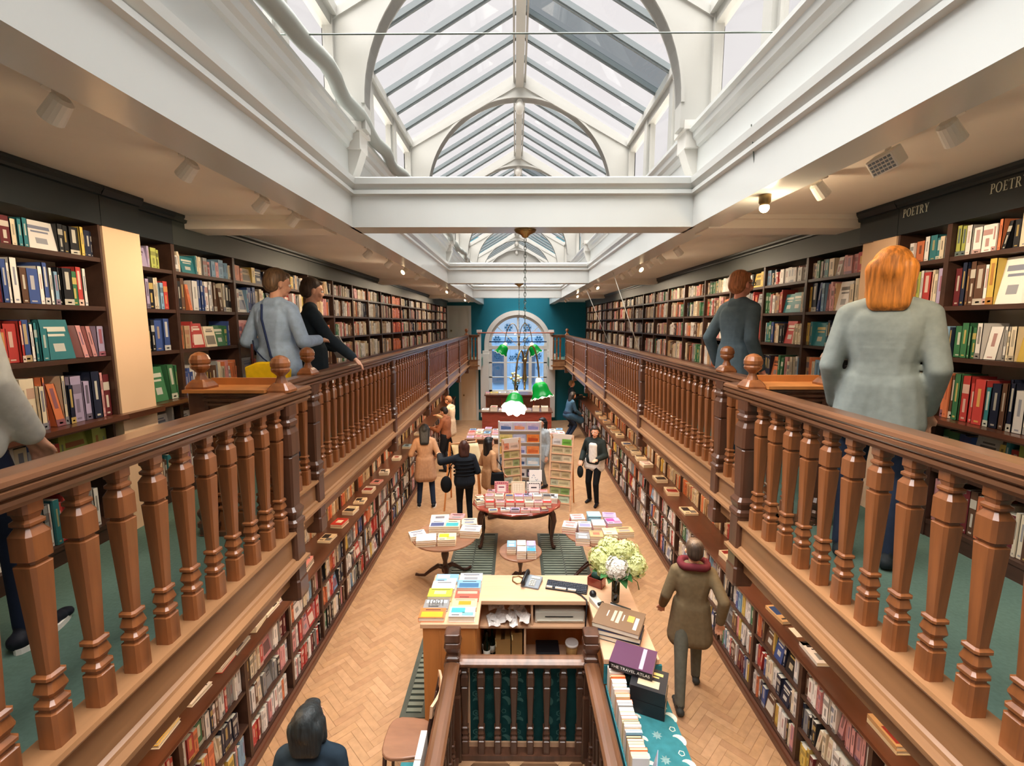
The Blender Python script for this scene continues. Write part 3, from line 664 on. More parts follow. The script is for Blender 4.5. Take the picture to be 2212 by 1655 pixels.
mb = MB(); mb.box(-.47,.60,3.585,3.675,0,.05); mb.build('base_rail',M['dkZ'],t)
sb0 = baluster_mesh(.95,.845).build('baluster',M['dkZ']); COL.objects.unlink(sb0)
for k in range(8): put(sb0,t,-.435+.142*k,3.63,.05)
for x in (-.53,.645):
    for k in range(15): put(sb0,t,x,3.45-.158*k,.05)
# fabric with light paisley marks
M['teal_cloth'] = mat('teal_cloth',(52,120,128),.85,.2,.18,(16,16,16)); M['cloth_mark'] = mat('cloth_mark',(196,208,196),.85,.2,.2,(40,40,40)); M['cloth_mark2'] = mat('cloth_flower',(124,156,156),.85,.2,.3,(50,50,50))
def marks(mb, P, u0,u1,v0,v1):
    def ring(u,v,r,w,n,wob,mi): 
        for i in range(n):
            a,b=2*PI*i/n,2*PI*(i+1)/n; ra=r*(1+wob*(i%2)); rb=r*(1+wob*((i+1)%2))
            mb.add([P(u+ra*math.cos(a),v+ra*math.sin(a)),P(u+rb*math.cos(b),v+rb*math.sin(b)),P(u+(rb-w)*math.cos(b),v+(rb-w)*math.sin(b)),P(u+(ra-w)*math.cos(a),v+(ra-w)*math.sin(a))],[(0,1,2,3)],mi=mi)
    v = v0+.06; 
    while v < v1-.05:
        u = u0+.05; j = 0
        while u < u1-.03:
            if j % 3 == 0:
                ring(u,v,.028,.01,12,.15,1); ring(u+.004,v-.002,.012,.012,6,0,1)
                q=[]; 
                for i in range(9):
                    a=.2+2.6*i/8; wv=.016*math.sin(PI*(i+1)/9.5); q.append((u+.01+.036*math.cos(a),v-.085+.036*math.sin(a),wv,a))
                for A,B in zip(q,q[1:]): mb.add([P(A[0]+A[2]*math.cos(A[3]),A[1]+A[2]*math.sin(A[3])),P(B[0]+B[2]*math.cos(B[3]),B[1]+B[2]*math.sin(B[3])),P(B[0]-B[2]*math.cos(B[3]),B[1]-B[2]*math.sin(B[3])),P(A[0]-A[2]*math.cos(A[3]),A[1]-A[2]*math.sin(A[3]))],[(0,1,2,3)],mi=1)
            elif j % 3 == 1:
                n=16; mb.add([P(u+(.038 if i%2 else .02)*math.cos(2*PI*i/n),v-.03+(.038 if i%2 else .02)*math.sin(2*PI*i/n)) for i in range(n)],[tuple(range(n))],mi=2)
            else:
                ring(u,v+.02,.02,.006,10,.2,1)
                q=[]
                for i in range(10):
                    a=-.5+2.4*i/9; wv=.02*math.sin(PI*(i+1)/10.5); q.append((u-.0+.05*math.cos(a),v-.085+.05*math.sin(a),wv,a))
                for A,B in zip(q,q[1:]): mb.add([P(A[0]+A[2]*math.cos(A[3]),A[1]+A[2]*math.sin(A[3])),P(B[0]+B[2]*math.cos(B[3]),B[1]+B[2]*math.sin(B[3])),P(B[0]-B[2]*math.cos(B[3]),B[1]-B[2]*math.sin(B[3])),P(A[0]-A[2]*math.cos(A[3]),A[1]-A[2]*math.sin(A[3]))],[(0,1,2,3)],mi=1)
            u += .125; j += 1
        v += .19
CL = [M['teal_cloth'],M['cloth_mark'],M['cloth_mark2']]
t = thing('fabric_screen',(.07,3.75,0),'teal patterned fabric panel with shade in its colour, behind the stair balusters','screen')
mb = MB(); mb.box(-.40,.55,3.735,3.755,.05,.86); marks(mb,lambda u,v:(u,3.734,v),-.40,.54,.08,.84); mb.build('fabric',[mat('shaded_teal_fabric',(26,66,66),.9,.1,.2,(16,16,16)),mat('shaded_mark',(70,110,104),.9,.1),mat('shaded_flower',(40,84,80),.9,.1)],t,recalc=False)  # teal cloth and marks darkened: shade is painted into their colours
mb = MB(); mb.box(-.42,.57,3.72,3.77,.0,.05); mb.box(-.42,-.40,3.73,3.76,.05,.86); mb.box(.55,.57,3.73,3.76,.05,.86); mb.build('wooden_frame',M['maple'],t)
# ------------------------------------------------------------------ sales desk
t = thing('sales_desk',(.15,4.4,0),'pale wooden U-shaped sales desk behind the stair balustrade','desk')
def dpart(nm,m,boxes,parent=None,bevel=.004):
    mb = MB()
    for b in boxes: mb.box(*b)
    return mb.build(nm,m,parent or t,bevel=bevel)
mb = MB(); mb.prism([(-.86,3.86),(-.33,3.86),(-.33,4.22),(.72,4.22),(.72,3.43),(1.17,3.43),(1.17,4.69),(-.86,4.69)],'z',1.055,1.10); mb.build('worktop',M['maple'],t,bevel=.006)
dpart('end_panel',M['mapled'],[(-.84,-.36,3.88,3.90,0,1.05),(-.69,-.675,3.873,3.88,.04,1.02)])
dpart('end_panel',M['mapled'],[(.74,1.15,3.46,3.48,0,1.05)])
dpart('side_panel',M['mapled'],[(-.84,-.82,3.90,4.66,0,1.05)])
dpart('side_panel',M['mapled'],[(1.13,1.15,3.48,4.66,0,1.05)])
dpart('front_panel',M['mapled'],[(-.84,1.15,4.64,4.66,0,1.05)])
dpart('inner_panel',M['mapled'],[(-.37,-.35,3.90,4.64,0,1.05)])
dpart('inner_panel',M['mapled'],[(.74,.76,3.48,4.64,0,1.05)])
dpart('shelf_board',M['maple'],[(-.35,.74,4.24,4.64,.79,.815)])
dpart('shelf_board',M['maple'],[(-.35,.74,4.24,4.64,.30,.325)])
dpart('divider',M['maple'],[(.16,.18,4.25,4.64,.815,1.055)]); dpart('divider',M['maple'],[(.09,.11,4.25,4.64,.325,.79)])
mb = MB(); mb.box(.722,1.19,3.425,3.445,.885,1.05); marks(mb,lambda u,v:(u,3.424,v),.74,1.18,.9,1.04); mb.build('cloth_front',CL,t,recalc=False)
# ------------------------------------------------------------------ loose books, cards
def tbook(x,y,z,w,d,h,ang,key,label,acc=None,group='books lying on tables and counters',style=0,name='paperback',tilt=0.0,con=None,tx=0.0,front=False):
    """a book lying flat: w along its local x, d along local y, h thick, turned by ang degrees"""
    M_ = Matrix.Translation((x,y,z)) @ Matrix.Rotation(R(ang),4,'Z') @ Matrix.Rotation(R(tilt),4,'X') @ Matrix.Rotation(R(tx),4,'Y')
    c = lin(PAL[key]) if isinstance(key,str) else lin(key); k = lin(acc) if acc else contrast(key if isinstance(key,str) else 'white')
    mb = MB(); mb.M = M_; e=.003
    mb.box(-w/2,w/2,-d/2,d/2,0,e,c); mb.box(-w/2,w/2,-d/2,d/2,h-e,h,c); mb.box(-w/2,-w/2+e,-d/2,d/2,e,h-e,c)
    if front: mb.box(-w/2+e,w/2,-d/2,-d/2+e,e,h-e,c)
    def q(a,b,cc,dd,col,dz=.0006): mb.quad((a*w,b*d,h+dz),(cc*w,b*d,h+dz),(cc*w,dd*d,h+dz),(a*w,dd*d,h+dz),col)
    if style == 0: q(-.36,.22,.36,.34,k); q(-.26,.10,.26,.16,k); q(-.3,-.36,.3,-.05,tuple(.55*i+.25 for i in k))
    elif style == 1: q(-.42,-.42,.42,.10,k); q(-.3,.26,.3,.34,DARK)
    elif style == 2: q(-.25,-.2,.25,.2,k); q(-.4,.32,.4,.36,DARK)
    elif style == 3: q(-.42,.12,.42,.42,k); q(-.3,-.3,.1,-.22,DARK)
    elif style == 4: q(-.44,-.1,.1,.4,k); q(.0,-.4,.44,-.05,tuple(.6*i+.15 for i in k)); q(-.4,-.38,-.1,-.3,DARK)
    o = mb.build(name,M['book'],None,recalc=False,loc=(x,y,z)); tag(o,label,'book',group)
    pg = MB(); pg.M = M_; pg.box(-w/2+e,w/2-.004,-d/2+.004,d/2-.004,e,h-e,PG); pg.build('pages',M['book'],o,recalc=False)
    return o
def colname(c): return c if isinstance(c,str) else 'multicoloured'
# ten books in two columns on the arm of the desk
C1 = [('sky',(220,236,240),'pale blue and white book'),('white',(206,214,220),'plain white book'),('lime',(240,196,150),'pastel green and peach book'),('grey',(240,240,236),'grey book with white numerals 1001'),('orange',(240,170,40),'book with orange bar on peach cover')]
C2 = [('white',(60,70,90),'white book with dark scattered lettering'),('sky',(60,110,150),'blue lettered book'),((230,92,74),(244,170,150),'coral red book'),((244,190,150),(240,150,30),'peach book with orange sun'),('white',(70,170,180),'white book with turquoise triangle')]
for i in range(5):
    y = 4.575-.153*i
    for j,(C_,x) in enumerate(((C1,-.715),(C2,-.462))):
        key,acc,nm = C_[i]
        o = tbook(x-(.012*i if j==0 else .006*i),y,1.1015,.235,.146,.03+.012*((i+j)%3),rnd.uniform(-2,2)*0,key,nm+', %s row from the back of the desk arm'%ordinal(i+1),acc,'books on the desk arm',[4,1,2,3,1][i] if j==0 else [0,1,3,2,4][i])
        if i == 3 and j == 0:
            fc = bpy.data.curves.new('numerals','FONT'); fc.body='1001'; fc.size=.085; fc.align_x='CENTER'
            fo_ = bpy.data.objects.new('tmp',fc); COL.objects.link(fo_); bpy.context.view_layer.update()
            me = bpy.data.meshes.new_from_object(fo_.evaluated_get(bpy.context.evaluated_depsgraph_get())); COL.objects.unlink(fo_)
            me.materials.append(M['paper']); n = bpy.data.objects.new('numerals',me); COL.objects.link(n); n.parent = o; n.location=(0,-.03,.0433+.012); 
            me.materials.clear(); me.materials.append(M['black'])
# telephone
t = thing('telephone',(.17,4.52,1.1005),'dark grey desk telephone with coiled cord on the sales desk','telephone')
mt = Matrix.Translation((.17,4.52,1.1005)) @ Matrix.Rotation(R(-18),4,'Z')
mb = MB(); mb.M = mt; mb.prism([(-.09,0),(.09,0),(.09,.05),(-.09,.018)],'x',-.09,.10); mb.build('base',M['grey'],t,bevel=.006)
mb = MB(); mb.M = mt; mb.tube([(-.065,-.10,.05),(-.065,-.06,.072),(-.065,.06,.09),(-.065,.10,.075)],[.02,.017,.017,.022],8); mb.ball((-.065,-.085,.045),.026); mb.ball((-.065,.09,.068),.026); mb.build('handset',M['black'],t,smooth=True)
mb = MB(); mb.M = mt
for a in range(3):
    for b in range(4): mb.box(-.01+a*.022,.006+a*.022,-.07+b*.022,-.054+b*.022,.02+b*.004,.032+b*.004)
mb.box(-.01,.08,.035,.075,.04,.047); mb.build('keypad',M['offw'],t)
mb = MB(); mb.M = mt; mb.tube([(-.09,-.05,.02),(-.14,-.06,.01),(-.2,-.02,.008),(-.22,.05,.008),(-.17,.09,.008),(-.11,.06,.01),(-.09,.0,.02)],.006,6); mb.build('cord',M['brass'],t,smooth=True)
# keyboard
t = thing('keyboard',(.53,4.44,1.1005),'black computer keyboard lying askew on the sales desk','keyboard')
mt = Matrix.Translation((.53,4.44,1.1005)) @ Matrix.Rotation(R(-14),4,'Z')
mb = MB(); mb.M = mt; mb.prism([(-.07,0),(.07,0),(.07,.03),(-.07,.016)],'x',-.21,.21); mb.build('base',M['black'],t,bevel=.004)
mb = MB(); mb.M = mt
for r_ in range(5):
    for k in range(18):
        if r_ == 0 and 4 <= k <= 8: continue
        mb.box(-.2+k*.0225,-.182+k*.0225,-.06+r_*.024,-.041+r_*.024,.017+r_*.003,.028+r_*.003)
mb.build('keys',mat('dark_keys',(58,64,76),.4,.5),t)
mb = MB(); mb.M = mt
mb.box(-.11,-.0,-.066,-.045,.018,.031); mb.box(-.2,-.14,-.066,-.045,.018,.031); mb.box(.02,.1,-.066,-.045,.018,.031); mb.build('space_bar',M['offw'],t)
# wooden box, card reader, cable
t = thing('wooden_box',(.845,4.50,1.1005),'small reddish wooden box holding a dark pouch beneath the flowers','box')
mt = Matrix.Translation((.845,4.50,1.1005)) @ Matrix.Rotation(R(-35),4,'Z')
mb = MB(); mb.M = mt
for b in ((-.08,.08,-.05,-.042,0,.09),(-.08,.08,.042,.05,0,.09),(-.08,-.072,-.05,.05,0,.09),(.072,.08,-.05,.05,0,.09),(-.08,.08,-.05,.05,0,.008)): mb.box(*b)
mb.build('box_wall',M['redwood'],t)
mb = MB(); mb.M = mt; mb.ball((0,0,.10),.055,12,8,(1.1,.7,.8)); mb.build('pouch',mat('dark_green_pouch',(28,62,54),.6,.3),t,smooth=True)
t = thing('card_reader',(.79,4.16,1.1005),'black and white card reader between the brown atlas and the vase','card reader')
mt = Matrix.Translation((.79,4.16,1.1005)) @ Matrix.Rotation(R(25),4,'Z')
mb = MB(); mb.M = mt; mb.prism([(-.08,0),(.08,0),(.08,.06),(-.08,.03)],'x',-.04,.04); mb.build('body',M['offw'],t,bevel=.006)
mb = MB(); mb.M = mt; mb.ball((0,.07,.075),.035,12,8); mb.tube([(-.03,-.06,.05),(.03,-.06,.05)],.014); mb.build('scanner_head',M['black'],t,smooth=True)
mb = MB(); mb.tube([(.60,4.36,1.111),(.66,4.30,1.111),(.70,4.22,1.111),(.70,4.195,1.09),(.69,4.19,.9),(.68,4.19,.6),(.67,4.19,.36)],.008,6); tag(mb.build('cable',M['black'],smooth=True),'black cable running from the keyboard over the desk edge','cable')
# things on the shelves under the worktop
rnd2 = random.Random(5)
for i,(x,y,zr,w,d,a) in enumerate([(-.22,4.36,0,.14,.2,12),(-.14,4.42,.0,.18,.22,-15),(-.02,4.36,.004,.1,.26,3),(.07,4.45,.008,.15,.2,30),(.02,4.50,.03,.18,.14,-30),(-.2,4.52,.03,.2,.16,10),(.10,4.33,.01,.12,.16,-8),(-.06,4.31,.012,.07,.09,5)]):
    mb = MB(); mb.M = Matrix.Translation((x,y,.842+zr+.006*i)) @ Matrix.Translation((0,-.055,0)) @ Matrix.Rotation(R(a),4,'Z') 
    n=5; vs=[((u/n-.5)*w*.82,(v/n-.5)*d,.012*math.sin(u*1.3+v+i)) for v in range(n+1) for u in range(n+1)]
    mb.add(vs,[(v*(n+1)+u,v*(n+1)+u+1,(v+1)*(n+1)+u+1,(v+1)*(n+1)+u) for v in range(n) for u in range(n)])
    o = mb.build('paper_slip',M['paper']); s_ = o.modifiers.new('t','SOLIDIFY'); s_.thickness=.0012
    tag(o,'crumpled white paper slip lying in the open compartment under the desk top','paper','paper slips under the desk top')
t = thing('printer',(.45,4.43,.8155),'low off-white printer in the compartment under the desk top','printer')
mb = MB(); mb.box(.20,.70,4.29,4.60,.8155,.94); mb.build('body',M['offw'],t,bevel=.012)
mb = MB(); mb.box(.22,.68,4.27,4.30,.85,.855); mb.box(.24,.66,4.30,4.58,.941,.955); mb.build('paper_tray',M['offw'],t,bevel=.003)
mb = MB(); mb.box(.30,.58,4.284,4.291,.885,.892); mb.build('slot',M['black'],t)
for i,(x0,x1,y0,z1,lab) in enumerate([(-.20,-.045,4.34,.60,'shorter brown cardboard box standing beside the dark bottles'),(-.035,.075,4.33,.68,'taller brown cardboard box standing next to the desk divider')]):
    t = thing('cardboard_box',((x0+x1)/2,4.45,.326),lab,'box')
    mb = MB(); mb.box(x0,x1,y0,4.60,.326,z1); mb.build('carton',M['card'],t)
    mb = MB(); mb.bar((x0,y0+.02,z1),(x0+.01,y0-.03,z1-.06),.01,.003,(0,1,0)); mb.box((x0+x1)/2-.02,(x0+x1)/2+.02,y0-.001,4.60,z1,z1+.001); mb.build('tape',M['brass'],t)
for i,(x,y,h,lab) in enumerate([(-.29,4.36,.34,'dark wine bottle, the taller one under the desk'),(-.24,4.46,.30,'dark bottle standing behind the taller bottle under the desk'),(-.31,4.5,.26,'small dark bottle against the inner panel under the desk')]):
    t = thing('bottle',(x,y,.326),lab,'bottle')
    mb = MB(); mb.lathe([(.034,0),(.036,.01),(.036,h*.58),(.03,h*.68),(.013,h*.76),(.013,h*.97),(.015,h)],(x,y,.326),14); mb.build('glass_body',M['glassd'],t,smooth=True)
    mb = MB(); mb.lathe([(.0368,h*.2),(.0368,h*.45)],(x,y,.326),14); mb.build('paper_label',M['offw'],t,smooth=True)
t = thing('router',(.34,4.44,.326),'black network box with a white stripe under the desk','electronics')
mb = MB(); mb.box(.22,.46,4.35,4.56,.326,.44); mb.build('body',M['black'],t,bevel=.01)
mb = MB(); mb.box(.27,.42,4.345,4.352,.41,.418); mb.build('light_strip',M['offw'],t)
t = thing('cardboard_cup',(.59,4.42,.326),'brown cardboard tub with a white rim under the desk','tub')
mb = MB(); mb.lathe([(.05,0),(.065,.18),(.06,.18),(.046,.01)],(.59,4.42,.326),16); mb.build('tub',M['card'],t,smooth=True)
mb = MB(); mb.lathe([(.068,.165),(.07,.18),(.066,.195),(.06,.19)],(.59,4.42,.326),16); mb.build('rim',M['paper'],t,smooth=True)
# ------------------------------------------------------------------ flowers in a tall glass vase
t = thing('flower_vase',(.98,4.22,1.1005),'bouquet of pale green and white hydrangeas in a tall glass vase on the desk','flowers')
bx_,by_,bz_ = .98,4.22,1.1005
mb = MB(); mb.lathe([(.036,0),(.038,.006),(.04,.30),(.037,.30),(.034,.012)],(bx_,by_,bz_),18); mb.build('vase',M['vase'],t,smooth=True)
mb = MB()
hd = [(1.18*a,1.18*b,c+.07,r*1.18,w_) for a,b,c,r,w_ in [(-.13,.02,.36,.085,0),(-.03,.10,.42,.09,0),(.10,.06,.40,.09,0),(.14,-.04,.33,.085,0),(-.01,-.08,.33,.085,1),(-.10,-.03,.28,.06,0),(.05,.0,.45,.075,0),(.17,.07,.30,.065,0)]]
for x,y,z,r,w_ in hd: mb.tube([(bx_+.01*x,by_+.01*y,bz_+.03),(bx_+.2*x,by_+.2*y,bz_+.24),(bx_+x,by_+y,bz_+z)],.005,6)
mb.tube([(bx_,by_,bz_+.2),(bx_+.13,by_-.02,bz_+.27),(bx_+.2,by_-.03,bz_+.22),(bx_+.22,by_-.03,bz_+.14)],.004,5)
mb.build('stem',M['leaf'],t,smooth=True)
for x,y,z,r,w_ in hd:
    mb = MB()
    for k in range(260):
        u = rnd2.uniform(-1,1); a = rnd2.uniform(0,2*PI); q = math.sqrt(1-u*u); nrm = Vector((q*math.cos(a),q*math.sin(a),u)); rr = r*rnd2.uniform(.84,1.2)
        p = Vector((bx_+x,by_+y,bz_+z))+nrm*rr*Vector((1,1,.85)).length/1.65; tv = nrm.orthogonal().normalized(); bv = nrm.cross(tv); ph = rnd2.uniform(0,PI)
        for m_ in range(4):
            d1 = tv*math.cos(ph+m_*PI/2)+bv*math.sin(ph+m_*PI/2); d2 = nrm.cross(d1); s0 = r*.19
            mb.add([p,p+d1*s0*.6+d2*s0*.45+nrm*.003,p+d1*s0*1.15+nrm*.002,p+d1*s0*.6-d2*s0*.45+nrm*.003],[(0,1,2,3)])
    mb.ball((bx_+x,by_+y,bz_+z),r*.80,14,9)
    o = mb.build('flower_head',M['wbloom'] if w_ else M['bloom'],t,recalc=False)
    if w_: o['label'] = 'white flower head'
def leafblade(mb,base,dirv,ln,wd,droop):
    d = Vector(dirv).normalized(); sdv = d.cross(Vector((0,0,1))).normalized(); vs=[]; n=6
    for i in range(n+1):
        f=i/n; c=Vector(base)+d*ln*f+Vector((0,0,-droop*f*f)); ww=wd*math.sin(PI*min(1,f*.92+.06)); vs+= [c-sdv*ww+Vector((0,0,.01*ww/wd)),c,c+sdv*ww+Vector((0,0,.01*ww/wd))]
    fs=[]
    for i in range(n):
        for j in (0,1): fs.append((3*i+j,3*i+j+1,3*i+j+4,3*i+j+3))
    mb.add(vs,fs)
for k,(dx,dy,dz,ln,dr) in enumerate([(-1,-.2,.1,.19,.05),(-1,-.8,.1,.17,.07),(-.3,-1,.2,.15,.09),(.6,-1,.1,.16,.10),(1,-.5,.0,.18,.08),(1,.3,.1,.18,.05),(-.8,.6,.1,.17,.04),(-.6,-.9,-.1,.14,.10),(.2,1,.2,.16,.02),(.3,-1,-.2,.15,.12),(-1,.1,.3,.16,.03)]):
    mb = MB(); leafblade(mb,(bx_+.02*dx,by_+.02*dy,bz_+.34),(dx,dy,dz),ln*1.2,.055,dr*.5); mb.build('leaf',M['leaf'],t,smooth=True,recalc=False)
# ------------------------------------------------------------------ atlases, leaflet on the other arm
for k in range(2):
    tbook(.925,3.74,1.1015+.045*k,.36,.28,.042,-24+3*k,['black','navy'][k],['dark atlas at the bottom of the stack on the desk arm','dark blue atlas beneath the brown cased atlas'][k],group='atlases on the desk',name='atlas')
br = tbook(.915,3.77,1.192,.40,.32,.04,-26,(126,98,74),'brown cased atlas with pale lettering and a gold emblem on top of the stack',(214,190,150),'atlases on the desk',5,name='atlas')
mb = MB(); mb.M = Matrix.Translation((.915,3.77,1.192)) @ Matrix.Rotation(R(-26),4,'Z')
for x0,x1,y0,y1,c in [(-.11,-.10,-.02,.07,(226,214,190)),(-.06,-.035,-.07,.09,(206,190,160)),(-.02,.01,-.08,.10,(206,190,160)),(.03,.04,-.03,.06,(226,214,190)),(.07,.125,-.02,.07,(216,166,84)),(.135,.165,-.11,.06,(214,206,190))]: mb.quad((x0,y0,.0408),(x1,y0,.0408),(x1,y1,.0408),(x0,y1,.0408),lin(c))
mb.build('cover_print',M['book'],br,recalc=False)
def text_mesh(body,size,m,parent,loc,rot,name='lettering'):
    fc = bpy.data.curves.new('txt','FONT'); fc.body=body; fc.size=size; fc.align_x='CENTER'; fc.align_y='CENTER'
    f_ = bpy.data.objects.new('tmp',fc); COL.objects.link(f_); bpy.context.view_layer.update()
    me = bpy.data.meshes.new_from_object(f_.evaluated_get(bpy.context.evaluated_depsgraph_get())); bpy.data.objects.remove(f_)
    me.materials.append(m); n = bpy.data.objects.new(name,me); COL.objects.link(n); n.parent=parent; n.location=loc; n.rotation_euler=rot
    return n
for k in range(2):
    tbook(1.03,3.23,.8845+.11*k,.26,.24,.105,-24,['black','black'][k],['thick black atlas on the cloth below the purple atlas','thick black atlas directly under the purple atlas'][k],group='atlases on the desk',name='atlas',front=True)
pu = tbook(.945,3.385,1.1045,.33,.27,.06,-25,(92,52,82),'purple atlas lettered THE TRAVEL ATLAS along its edge, topmost by the newel',(190,176,196),'atlases on the desk',5,name='atlas')
mb = MB(); mb.M = Matrix.Translation((.945,3.385,1.1045)) @ Matrix.Rotation(R(-25),4,'Z'); mb.quad((.06,-.12,.0608),(.09,-.12,.0608),(.09,.12,.0608),(.06,.12,.0608),lin((186,170,190))); mb.box(-.165,.165,-.1357,-.1350,.002,.058,lin((28,24,28))); mb.build('cover_print',M['book'],pu,recalc=False)
text_mesh('THE TRAVEL ATLAS',.034,M['paper'],pu,(-.137*math.sin(R(25)),-.137*math.cos(R(25)),.03),(PI/2,0,R(-25)))
mb = MB(); mb.M = Matrix.Translation((.965,4.05,1.102)) @ Matrix.Rotation(R(-33),4,'Z'); mb.box(-.1,.1,-.07,.07,0,.012,lin((214,214,220))); mb.box(-.1,.1,.072,.085,0,.02,lin((60,64,60)))
for k in range(7): mb.quad((-.09,-.055+k*.016,.0125),(.08,-.055+k*.016,.0125),(.08,-.051+k*.016,.0125),(-.09,-.051+k*.016,.0125),lin((150,152,165)))
tag(mb.build('notepad',M['book'],recalc=False),'white printed notepad behind the brown cased atlas','notepad')
# ------------------------------------------------------------------ cloth-covered table and the row of paperbacks on it
t = thing('display_table',(.96,2.6,0),'table under a teal paisley cloth beside the stair balustrade','table')
mb = MB(); mb.box(.735,1.19,1.6,3.42,.86,.88); nn=24
mb.add([(1.19,1.6+1.82*i/nn,.88) for i in range(nn+1)]+[(1.215+.015*math.sin(i*1.9),1.6+1.82*i/nn,.02) for i in range(nn+1)],[(i,i+1,nn+2+i,nn+1+i) for i in range(nn)])
mb.add([(.735,1.6,.88),(.735,3.42,.88),(.735,3.42,.02),(.735,1.6,.02)],[(0,1,2,3)])
marks(mb,lambda u,v:(u,v,.8808),.84,1.19,1.6,3.40); mb.build('cloth',CL,t,recalc=False)
mb = MB()
for x in (.77,1.15):
    for y in (1.65,3.37): mb.box(x-.02,x+.02,y-.02,y+.02,0,.86)
mb.build('leg',M['mahog'],t)
y = 3.40; k = 0
while y > 2.62:
    w = rnd2.uniform(.017,.036); k += 1; key = rnd2.choice(['white','cream','tan','white','black','sky','orange','grey','white'])
    h = rnd2.uniform(.17,.20); d = rnd2.uniform(.10,.115); x0 = .742+rnd2.uniform(0,.006)
    mb = MB(); e=.002; c=lin(PAL[key]); z0=.8812
    mb.box(x0,x0+d,y-w,y-w+e,z0,z0+h,c); mb.box(x0,x0+d,y-e,y,z0,z0+h,c); mb.box(x0+d-e,x0+d,y-w+e,y-e,z0,z0+h,c)
    o = mb.build('paperback',M['book'],None,recalc=False,loc=(x0+d/2,y-w/2,z0)); tag(o,'%s paperback standing %s from the atlases in the row along the stair rail'%(key,ordinal(k)),'book','paperbacks standing in a row by the stair rail')
    mb = MB(); g = rnd2.choice([PG,lin((244,240,234)),lin((236,214,168))]); mb.box(x0+.001,x0+d-e,y-w+e,y-e,z0+.002,z0+h-.003,g); mb.build('pages',M['book'],o,recalc=False)
    y -= w+.001
t = thing('sign_holder',(.79,2.52,.895),'blue-grey plastic sign leaning at the end of the paperback row','sign')
mb = MB(); mb.M = Matrix.Translation((.80,2.50,.895)) @ Matrix.Rotation(R(70),4,'Z') @ Matrix.Rotation(R(12),4,'X'); mb.box(-.07,.07,-.002,.002,0,.30); mb.box(-.05,.05,-.05,.05,0,.004); mb.build('plate',mat('blue_grey_plastic',(150,160,186),.3,.5),t)
# ------------------------------------------------------------------ chair and bench with books by the other side of the stairs
t = thing('wooden_chair',(-.86,3.36,0),'worn brown wooden chair standing against the stair balustrade','chair')
mb = MB(); n=20; sp=[]
for i in range(n): 
    a=2*PI*i/n; ex=abs(math.cos(a))**.6*math.copysign(1,math.cos(a)); ey=abs(math.sin(a))**.6*math.copysign(1,math.sin(a)); sp.append((-.87+.19*ex,3.36+(.19-.02*ex)*ey))
mb.prism(sp,'z',.43,.46); mb.build('seat',M['tabletop'],t,bevel=.01)
for x,y in ((-1.02,3.22),(-1.02,3.50)): mb = MB(); mb.tube([(x,y,.43),(x-.03,y+(-.02 if y<3.3 else .02),0)],[.018,.014],8); mb.build('leg',M['mahog'],t,smooth=True)
for y in (3.20,3.52):
    mb = MB(); mb.tube([(-.67,y,0),(-.70,y,.43),(-.67,y,.65),(-.63,y,.86)],[.014,.018,.016,.014],8); mb.build('leg',M['mahog'],t,smooth=True)
mb = MB(); N=10; vs=[]
for i in range(N+1):
    y=3.17+.38*i/N; x=-.635+.045*math.cos((i/N-.5)*PI)-.02
    vs += [(x,y,.80),(x+.02,y,.80),(x+.03,y,.90),(x+.01,y,.905)]
mb.add(vs,[(4*i+j,4*i+(j+1)%4,4*i+4+(j+1)%4,4*i+4+j) for i in range(N) for j in range(4)]+[(0,1,2,3),(4*N+3,4*N+2,4*N+1,4*N)]); mb.build('crest_rail',M['maple'],t)
for y in (3.28,3.36,3.44): mb = MB(); mb.tube([(-.70,y,.45),(-.645,y,.80)],.009,6); mb.build('spindle',M['mahog'],t,smooth=True)
t = thing('bench',(-.71,2.6,0),'low bench under a teal cloth against the stair balustrade','bench')
mb = MB(); mb.box(-.86,-.60,2.0,3.10,.48,.50); mb.box(-.86,-.855,2.0,3.10,.02,.48); mb.box(-.86,-.60,3.095,3.10,.02,.48); marks(mb,lambda u,v:(u,v,.5006),-.86,-.66,2.0,3.09); mb.build('cloth',CL,t,recalc=False)
mb = MB()
for x in (-.83,-.63):
    for y in (2.04,3.06): mb.box(x-.02,x+.02,y-.02,y+.02,0,.48)
mb.build('leg',M['mahog'],t)
for k,(ya,yb,c) in enumerate([(2.86,3.09,'white'),(2.58,2.85,'white'),(2.3,2.57,'sky')]):
    mb = MB(); x0=-.70; mb.box(x0,x0+.045,ya,yb,.501,.78,lin(PAL[c])); o=mb.build('hardback',M['book'],None,recalc=False,loc=(x0+.02,(ya+yb)/2,.501)); tag(o,'tall %s hardback on the teal bench, %s from the chair'%(['white','grey-white','pale blue'][k],ordinal(k+1)),'book','hardbacks on the bench')
    mb = MB(); mb.box(x0+.004,x0+.041,ya+.004,yb-.004,.776,.7805,lin((246,244,240))); mb.build('pages',M['book'],o,recalc=False)
